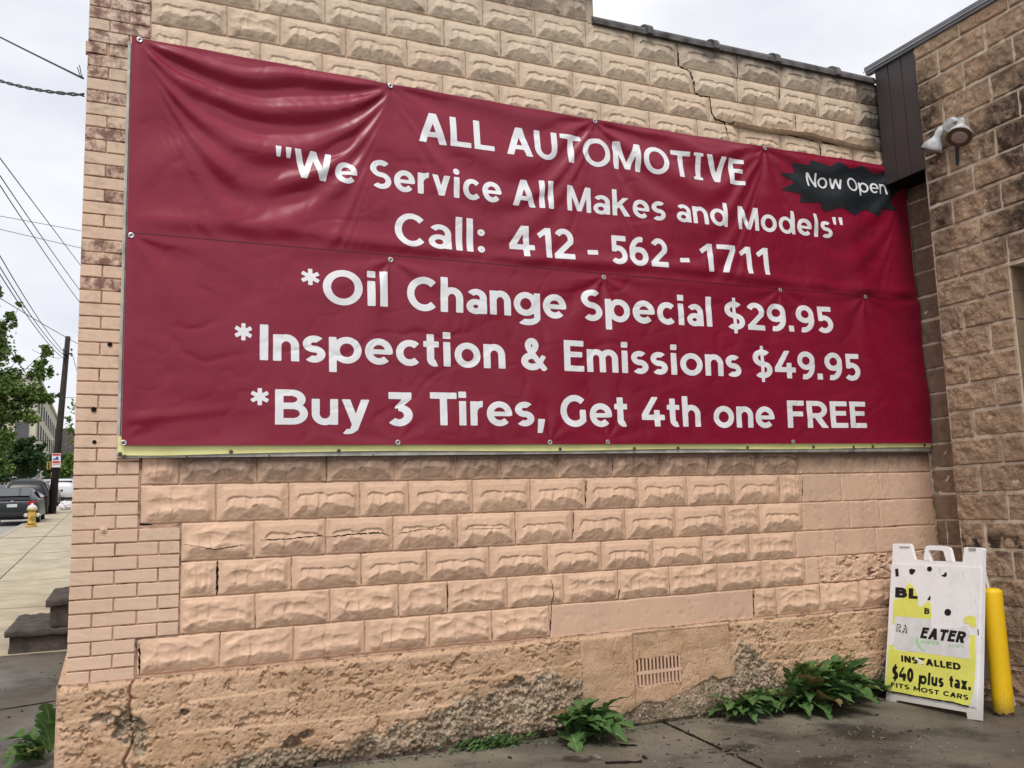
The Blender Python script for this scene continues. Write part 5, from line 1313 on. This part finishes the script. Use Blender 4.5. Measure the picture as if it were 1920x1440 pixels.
    m_ = MB(); m_.box(-.05, .05, -.02, .02, zl+.08, zl+.14, .01); sub('emblem', m_.v, m_.f, mat_chrome)
    if not suv: m_ = MB(); m_.box(-.62, .62, .0, .10, 1.03, 1.06, .01); sub('spoiler', m_.v, m_.f, cpt)
    else:
        for s_ in (-1, 1): m_ = MB(); m_.tube([(s_*.60, .6, 1.80), (s_*.60, .7, 1.87), (s_*.60, 2.5, 1.86), (s_*.60, 2.6, 1.80)], .018, 6); sub('roof_rail', m_.v, m_.f, mat_chrome)
    m_ = MB(); m_.box(-.72, .72, -.025, .1, .40 if suv else .34, .56 if suv else .50, .03); sub('bumper', m_.v, m_.f, mat_black)
    for yy in (.85, 3.7 if not suv else 3.9):
        for s_ in (-1, 1):
            r_ = .33 if not suv else .38; m_ = MB(); m_.lathe([(r_*.6, -.10), (r_*.95, -.10), (r_, -.06), (r_, .06), (r_*.95, .10), (r_*.6, .10)], (s_*.80, yy, r_), (s_, 0, 0), 20); wv = sub('wheel', m_.v, m_.f, mat_tyre, False)
            m_ = MB(); m_.lathe([(r_*.6, .085), (r_*.55, .108), (r_*.2, .095), (.02, .11)], (s_*.80, yy, r_), (s_, 0, 0), 12); ri = sub('rim', m_.v, m_.f, mat_rim); ri.parent = wv
    t_.location = loc; t_.rotation_euler = (math.atan(SL), 0, rz)
    return t_
def carpos(px, y): # right rear corner of the car seen at px, wheels on the road
    d = ray(px, 960); t = (y-CAM[1])/d[1]; return float(CAM[0]+d[0]*t), SL*y
x, z = carpos(73, 33.5); car((x-.9, 33.5, z), 'dark grey sedan nearest the hydrant with its back to the camera', ('dark_grey_car_paint', (.018, .022, .027)))
x, z = carpos(90, 42.5); car((x-.96, 42.5, z), 'black station wagon with roof rails parked just ahead of the grey sedan', ('black_car_paint', (.012, .012, .014)), 'suv')
x, z = carpos(108, 58); car((x-.9, 58, z), 'dark red car mostly hidden behind the utility pole', ('maroon_car_paint', (.10, .02, .02)))
x, z = carpos(131, 62); car((x-.55, 62, z), 'white hatchback seen between the utility pole and the brick corner', ('white_car_paint', (.62, .63, .65)), 'suv')
x, z = carpos(100, 80); car((x-.6, 80, z), 'silver car further up the street seen above the black wagon', ('silver_car_paint', (.40, .41, .43)), 'suv')
x, z = carpos(28, 62); car((x-.9, 62, z), 'light grey car seen behind the roof of the grey sedan', ('light_grey_car_paint', (.45, .45, .46)))
# rubbish bag at the pole
bp_ = ground(122, 956, .09); r = random.Random(3); V = []
bm = bmesh.new(); bmesh.ops.create_icosphere(bm, subdivisions=3, radius=1)
for v in bm.verts:
    k = 1+.25*math.sin(v.co.x*7+v.co.z*5)*math.sin(v.co.y*6)+r.uniform(-.06, .06); v.co = Vector((v.co.x*.30*k, v.co.y*.25*k, max(-.22, v.co.z*.25*k)+.22))
bm.verts.index_update()
tag(put('rubbish_bag', [(v.co.x+bp_[0], v.co.y+bp_[1], v.co.z+bp_[2]) for v in bm.verts], [[v.index for v in f.verts] for f in bm.faces], simple('white_bag_plastic', (.68, .66, .68), .35, .4, var=.15, scale=30)), 'white rubbish bag on the sidewalk beside the utility pole', 'rubbish bag'); bm.free()

# ------------------------------------------------------------------ utility pole, tow sign, wires
pb = ground(97, 963, .09); pt = at(127.5, 631, pb[1])
mat_pole = simple('dark_creosoted_wood', (.035, .028, .026), .85, .2, var=.3, scale=8)
pole = empty('utility_pole', tuple(pb), 'dark leaning wooden utility pole beside the parked cars', 'utility pole')
mb = MB(); mid = (pb+pt)/2; mb.tube([tuple(pb), tuple(mid), tuple(pt)], [.19, .155, .12], 14); mb.build('post', mat_pole, pole, True)
ins_ = []
for i, (px, py) in enumerate(((120, 658), (120, 665), (120, 672), (134, 658), (134, 668))):
    q = at(px, py, pb[1]-.2); ins_.append(q)
    mb = MB(); mb.lathe([(.03, 0), (.06, .03), (.035, .06), (.06, .09), (.03, .13)], tuple(q), (0, 0, 1), 10); mb.build('insulator', simple('grey_insulator', (.14, .14, .15), .3), pole)
mb = MB(); a, b = at(118, 664, pb[1]-.2), at(135, 663, pb[1]-.2); mb.tube([tuple(a), tuple(b)], .045, 6); mb.build('crossarm', mat_pole, pole)
sg = empty('street_sign', tuple(at(105.5, 865, pb[1]-.35)), 'small white and red parking sign fixed to the utility pole', 'sign')
c = at(105.5, 863, pb[1]-.30)
def ssq(name, x0, x1, z0, z1, m_, d): o = MB(); o.box(c[0]+x0, c[0]+x1, c[1]-d, c[1]-d+.012, c[2]+z0, c[2]+z1); return o.build(name, m_, sg)
mw, mr_, mbl = simple('sign_white', (.70, .70, .72), .4), simple('sign_red', (.55, .05, .06), .4), simple('sign_blue', (.03, .06, .35), .4)
ssq('plate', -.19, .19, -.34, .34, mw, .0); ssq('red_band', -.17, .17, .22, .32, mr_, .006); ssq('tow_truck_symbol', -.13, .10, .02, .09, mbl, .006); ssq('tow_truck_symbol', -.02, .09, .0901, .17, mbl, .006); ssq('red_band', -.16, .16, -.13, -.03, mr_, .006); ssq('red_band', -.16, .16, -.20, -.16, mr_, .006)
mat_wire = simple('black_cable', (.03, .03, .035), .6)
def wire(name, a, b, sag, r_, label, group='overhead wires crossing the sky', n_=24, twist=0, cat='cable'):
    a, b = np.array(a), np.array(b); P_ = []
    for i in range(n_+1):
        t = i/n_; p = a*(1-t)+b*t; p = p-np.array([0, 0, 1])*sag*4*t*(1-t)
        P_.append(tuple(p))
    mb = MB()
    if twist:
        for ph in (0, math.pi):
            mb.tube([(p[0], p[1]+r_*math.sin(i*1.3+ph), p[2]+r_*math.cos(i*1.3+ph)) for i, p in enumerate(P_)], r_*.8, 6)
    else: mb.tube(P_, r_, 6)
    return tag(mb.build(name, mat_wire, None, True), label, cat, group)
# service drops onto the corner of the tan building (attached on its street face)
c1 = at(156, 147, .15); c2 = at(157, 178, .12)
wire('overhead_cable', c1, at(-300, -92, 9), .03, .006, 'straight service wire ending at the brick corner, the upper of the two', n_=30)
wire('overhead_cable', c2, at(-180, 40, 5), .17, .007, 'twisted sagging service cable ending at the brick corner, the lower of the two', n_=60, twist=1)
mb = MB(); mb.tube([tuple(c1), tuple(at(150, 141, .15)), tuple(at(145, 126, .15))], .0025, 5); mb.tube([tuple(c1), tuple(at(152, 138, .15)), tuple(at(149, 122, .15))], .0025, 5)
tag(mb.build('wire_stub', mat_wire), 'two short cut wire ends curling up at the brick corner', 'wire')
def far(px, py, y): return at(px, py, y)
Y1 = pb[1]
wire('overhead_wire', far(120, 660, Y1), far(-60, 373, 14), .25, .014, 'steep wire running from the utility pole, uppermost on the left', 'steep wires from the pole')
wire('overhead_wire', far(120, 666, Y1), far(-60, 398, 14), .3, .014, 'steep wire running from the utility pole, middle of the group on the left', 'steep wires from the pole')
wire('overhead_wire', far(120, 673, Y1), far(-60, 415, 14), .3, .014, 'steep wire running from the utility pole, lowest of the group on the left', 'steep wires from the pole')
wire('overhead_wire', far(-50, 230, 12), far(185, 543, 40), .0, .012, 'steep wire running down the sky to the brick wall, the rightmost', 'steep wires behind the wall')
wire('overhead_wire', far(-50, 255, 12), far(185, 590, 40), .1, .012, 'steep wire running down the sky to the brick wall, middle one', 'steep wires behind the wall')
wire('overhead_wire', far(-50, 270, 12), far(185, 612, 40), .15, .012, 'steep wire running down the sky to the brick wall, the leftmost', 'steep wires behind the wall')
wire('overhead_wire', far(-60, 394, 30), far(190, 440, 30), .0, .010, 'nearly level wire crossing the sky, the upper one', 'level wires')
wire('overhead_wire', far(-60, 416, 30), far(190, 474, 30), .0, .010, 'nearly level wire crossing the sky, the lower one', 'level wires')
wire('overhead_wire', far(-30, 540, 30), far(200, 672, 50), .1, .014, 'slanting wire passing behind the top of the utility pole', 'level wires')
wire('overhead_wire', far(112, 672, Y1), far(60, 655, 60), .1, .012, 'thin wire leading left from the pole insulators', 'level wires')
wire('overhead_wire', far(135, 662, Y1), far(175, 790, 80), .2, .014, 'wire falling away to the right of the utility pole', 'level wires')
wire('overhead_wire', far(118, 745, Y1), far(190, 748, 60), .0, .014, 'short level wire leaving the middle of the pole to the right', 'level wires')
wire('overhead_wire', far(-30, 585, 24), far(72, 735, 60), .0, .022, 'thick dark cable running through the maple branches', 'level wires')
wire('overhead_wire', far(60, 826, 90), far(190, 828, 90), .0, .03, 'level cable low over the street holding the traffic lights', 'level wires')
# traffic lights
mat_tl = simple('signal_yellow', (.62, .38, .03), .5)
for (px, py, y, lab) in ((91.5, 873, 75, 'yellow traffic signal hanging over the street, the higher and nearer one'), (98, 891, 105, 'small yellow traffic signal further up the street')):
    q = at(px, py, y); o = empty('traffic_light', tuple(q), lab, 'traffic light', 'traffic lights over the street')
    mb = MB(); mb.box(q[0]-.13, q[0]+.13, q[1]-.12, q[1]+.12, q[2]-.30, q[2]+.30, .03); mb.build('housing', mat_tl, o)
    for k in (-1, 0, 1):
        mb = MB(); mb.lathe([(.06, 0), (.07, .04), (.08, .08)], (q[0], q[1]-.12, q[2]+k*.19), (0, -1, 0), 10); mb.build('signal_lens', mat_black, o)
    mb = MB(); mb.tube([(q[0], q[1], q[2]+.3), (q[0], q[1], at(px, 827, y)[2])], .03, 5); mb.build('hanger', mat_wire, o)

# ------------------------------------------------------------------ far building
FX, FY = at(67, 800, 150)[0], 150.
fb = empty('office_building', (FX, FY, 0), 'cream five storey office building behind the street trees', 'building')
mat_cream = simple('cream_masonry', (.56, .52, .42), .85, .2, var=.08, scale=.5)
zt_ = at(67, 703, FY)[2]; xl_ = at(-60, 800, FY)[0]; y2 = 215
mb = MB(); mb.box(xl_, FX, FY, y2, 5, zt_-.6); mb.build('wall', mat_cream, fb); mb = MB(); mb.box(xl_-.3, FX+.3, FY-.3, y2+.3, zt_-.6, zt_); mb.build('cornice', mat_cream, fb)
mat_fw = simple('far_window', (.05, .055, .06), .7, .2)
for fl_ in range(5):
    z = zt_-4.2-fl_*3.9
    for k in range(9):
        yy = FY+4+k*6.6; mb = MB(); mb.box(FX-.1, FX+.06, yy, yy+2.9, z-1.1, z+1.3); mb.build('window', mat_fw, fb)
    for k in range(3):
        xx = FX-4.5-k*5; mb = MB(); mb.box(xx, xx+2.6, FY-.06, FY+.1, z-1.1, z+1.3)
        if fl_ > 2: mb.build('window', mat_fw, fb)
a = at(28, 790, FY-.2); b = at(53, 822, FY-.2); mb = MB(); mb.box(a[0], b[0], FY-.2, FY-.05, b[2], a[2]); mb.build('awning', simple('grey_awning', (.10, .10, .11), .6), fb)
lowb = empty('low_building', (at(20, 900, 120)[0], 120, 5), 'low pale shopfront building under the far street trees', 'building')
a = at(-30, 880, 118); b = at(66, 906, 118); mb = MB(); mb.box(a[0], b[0], 118, 125, 2, a[2]); mb.build('wall', simple('pale_shopfront', (.30, .30, .30), .8, var=.4, scale=1.2), lowb)
for k in range(9):
    xx = a[0]+.8+k*1.0*(b[0]-a[0]-1)/9; mb = MB(); mb.box(xx, xx+.35, 117.9, 118.1, b[2]-.5, a[2]-.5); mb.build('window', mat_fw, lowb)

# ------------------------------------------------------------------ trees
def crown_mat(name, c1, c2):
    m = Mat(name, .6, .25); c = m.mix(m.attr('tone').outputs['Fac'], c1, c2); m.color(c)
    t = m.N.new('ShaderNodeBsdfTranslucent'); mxs = m.N.new('ShaderNodeMixShader'); mxs.inputs[0].default_value = .3; m.L.new(c, t.inputs[0])
    o = m.N['Material Output']; m.L.new(m.b.outputs[0], mxs.inputs[1]); m.L.new(t.outputs[0], mxs.inputs[2]); m.L.new(mxs.outputs[0], o.inputs[0]); return m.m
mat_maple = crown_mat('maple_leaves', (.07, .125, .03), (.22, .30, .085)); mat_dkt = crown_mat('dark_tree_leaves', (.025, .055, .02), (.06, .11, .035)); mat_lt = crown_mat('light_tree_leaves', (.07, .14, .025), (.18, .27, .06))
mat_bark = simple('tree_bark', (.05, .04, .032), .9, .1, var=.3, scale=3)
def tree(name, base, clumps, nleaf, ls, mat, label, trunk_r, limbs=True, group=None, sd=1):
    r = random.Random(sd); t_ = empty(name, tuple(base), label, 'tree', group)
    V = []; Fc = []; tone = []
    tot = sum(c[3]*c[4] for c in clumps)
    for (cx_, cy_, cz_, rx, rz_) in clumps:
        sub = [(r.gauss(0, .45), r.gauss(0, .45), r.gauss(0, .45), r.uniform(.2, .5)) for _ in range(9)]
        for _ in range(int(nleaf*rx*rz_/tot)):
            s_ = r.choice(sub); x = cx_+rx*(s_[0]+r.gauss(0, s_[3]*.6)); y = cy_+rx*(s_[1]+r.gauss(0, s_[3]*.6)); z = cz_+rz_*(s_[2]+r.gauss(0, s_[3]*.6))
            u = Vector((r.gauss(0, 1), r.gauss(0, 1), r.gauss(0, .6))).normalized()*ls*r.uniform(.6, 1.2); w_ = u.orthogonal().normalized()*ls*.7; q = Matrix.Rotation(r.uniform(0, 6.28), 3, u); w_ = q @ w_
            p = Vector((x, y, z)); b = len(V); V += [tuple(p-u), tuple(p+w_*.9-u*.1), tuple(p+u), tuple(p-w_*.9+u*.1)]; Fc.append((b, b+1, b+2, b+3)); tone += [min(1, max(0, r.gauss(.45, .25)))]*4
    o = put('crown', V, Fc, mat, t_); a = o.data.attributes.new('tone', 'FLOAT', 'POINT'); a.data.foreach_set('value', np.array(tone, np.float32))
    mb = MB(); b0 = Vector(base); cm = Vector((sum(c[0] for c in clumps)/len(clumps), sum(c[1] for c in clumps)/len(clumps), sum(c[2] for c in clumps)/len(clumps)))
    fork = b0.lerp(cm, .55); fork.x = b0.x*.8+fork.x*.2; mb.tube([tuple(b0), tuple(b0.lerp(fork, .5)), tuple(fork), tuple(cm)], [trunk_r, trunk_r*.8, trunk_r*.65, trunk_r*.2], 9); mb.build('trunk', mat_bark, t_)
    if limbs:
        mb = MB()
        for c in clumps:
            e_ = Vector(c[:3]); m1 = fork.lerp(e_, .5)+Vector((0, 0, .15)); mb.tube([tuple(fork), tuple(m1), tuple(e_)], [trunk_r*.35, trunk_r*.2, trunk_r*.05], 6)
        mb.build('limbs', mat_bark, t_)
def C(px, py, y, rpx, rpz=None):
    p = at(px, py, y); dep = float((p-CAM)@FW); return (float(p[0]), float(p[1]), float(p[2]), rpx*dep/FPX, (rpz or rpx)*dep/FPX)
TY = 62
tree('maple_tree', (at(-95, 900, TY)[0], TY, SL*TY), [C(-30, 640, TY, 34, 60), C(5, 720, TY, 36, 34), C(48, 738, TY, 26, 24), C(72, 690, TY, 17, 22), C(88, 656, TY, 13, 8), C(88, 748, TY, 17, 10), C(110, 742, TY, 7, 5), C(20, 775, TY, 34, 22), C(-2, 830, TY, 32, 40), C(22, 598, TY, 8, 14), C(38, 570, TY, 6, 5), C(2, 620, TY, 12, 28), C(-4, 548, TY, 8, 12), C(0, 880, TY, 22, 20), C(52, 780, TY, 24, 12), C(35, 672, TY, 10, 7), C(-60, 760, TY, 50, 70)],
     24000, .15, mat_maple, 'leafy green maple reaching in from the left in front of the office building', .22, sd=4)
tree('street_tree', (at(46, 908, 95)[0], 95, SL*95), [C(50, 858, 95, 30, 24), C(38, 838, 95, 20, 16), C(66, 868, 95, 22, 22), C(22, 872, 95, 22, 24), C(56, 835, 95, 14, 12), C(76, 845, 95, 12, 10)], 4200, .22, mat_dkt, 'dark round street tree below the maple above the black wagon', .2, sd=9, group='street trees')
tree('street_tree', (at(20, 910, 100)[0], 100, SL*100), [C(12, 880, 104, 26, 26), C(-10, 870, 104, 26, 30)], 2200, .24, mat_dkt, 'dark street tree at the left edge behind the parked cars', .2, sd=12, group='street trees')
tree('street_tree', (at(122, 908, 120)[0], 120, SL*120), [C(122, 882, 120, 14, 22), C(132, 872, 120, 14, 26), C(112, 890, 120, 10, 14), C(146, 880, 120, 14, 26)], 2500, .26, mat_lt, 'bright green tree between the utility pole and the brick corner', .2, sd=15, group='street trees')
tree('street_tree', (at(104, 908, 150)[0], 150, SL*150), [C(104, 880, 150, 14, 20), C(92, 890, 150, 12, 16), C(114, 865, 150, 12, 14)], 1500, .34, mat_dkt, 'dark tree directly behind the parking sign on the pole', .2, sd=17, group='street trees')
tree('bare_tree', (at(160, 905, 60)[0], 60, SL*60), [C(134, 800, 60, 9, 28), C(126, 790, 60, 5, 12), C(137, 760, 60, 6, 10), C(130, 830, 60, 6, 12)], 110, .13, mat_maple, 'thin sparsely leaved branches just left of the brick corner', .08, sd=21)
# wooded hill across the end of the street
V = []; Fc = []; n_, m2 = 80, 10
for j in range(m2+1):
    for i in range(n_+1):
        x = -420+i*9; k = j/m2; top_ = 60+10*math.sin(i*.21)+5*float(vn(i*.7, 0, 3)); V.append((x, 560+k*160, 5+(top_-5)*math.sin(k*math.pi/2)+2.5*float(vn(i*1.7, j*1.3, 9))))
for j in range(m2):
    for i in range(n_): q = j*(n_+1)+i; Fc.append((q, q+1, q+n_+2, q+n_+1))
mh = Mat('wooded_hill', .95, .05); mh.color(mh.mix(mh.ramp(mh.noise(.12, 6, .7), .4, .6), (.075, .065, .06), (.13, .11, .10))); mh.bump(mh.noise(.5, 6, .8), 1, 2.)
tag(put('hill', V, Fc, mh.m, None, True), kind='structure')
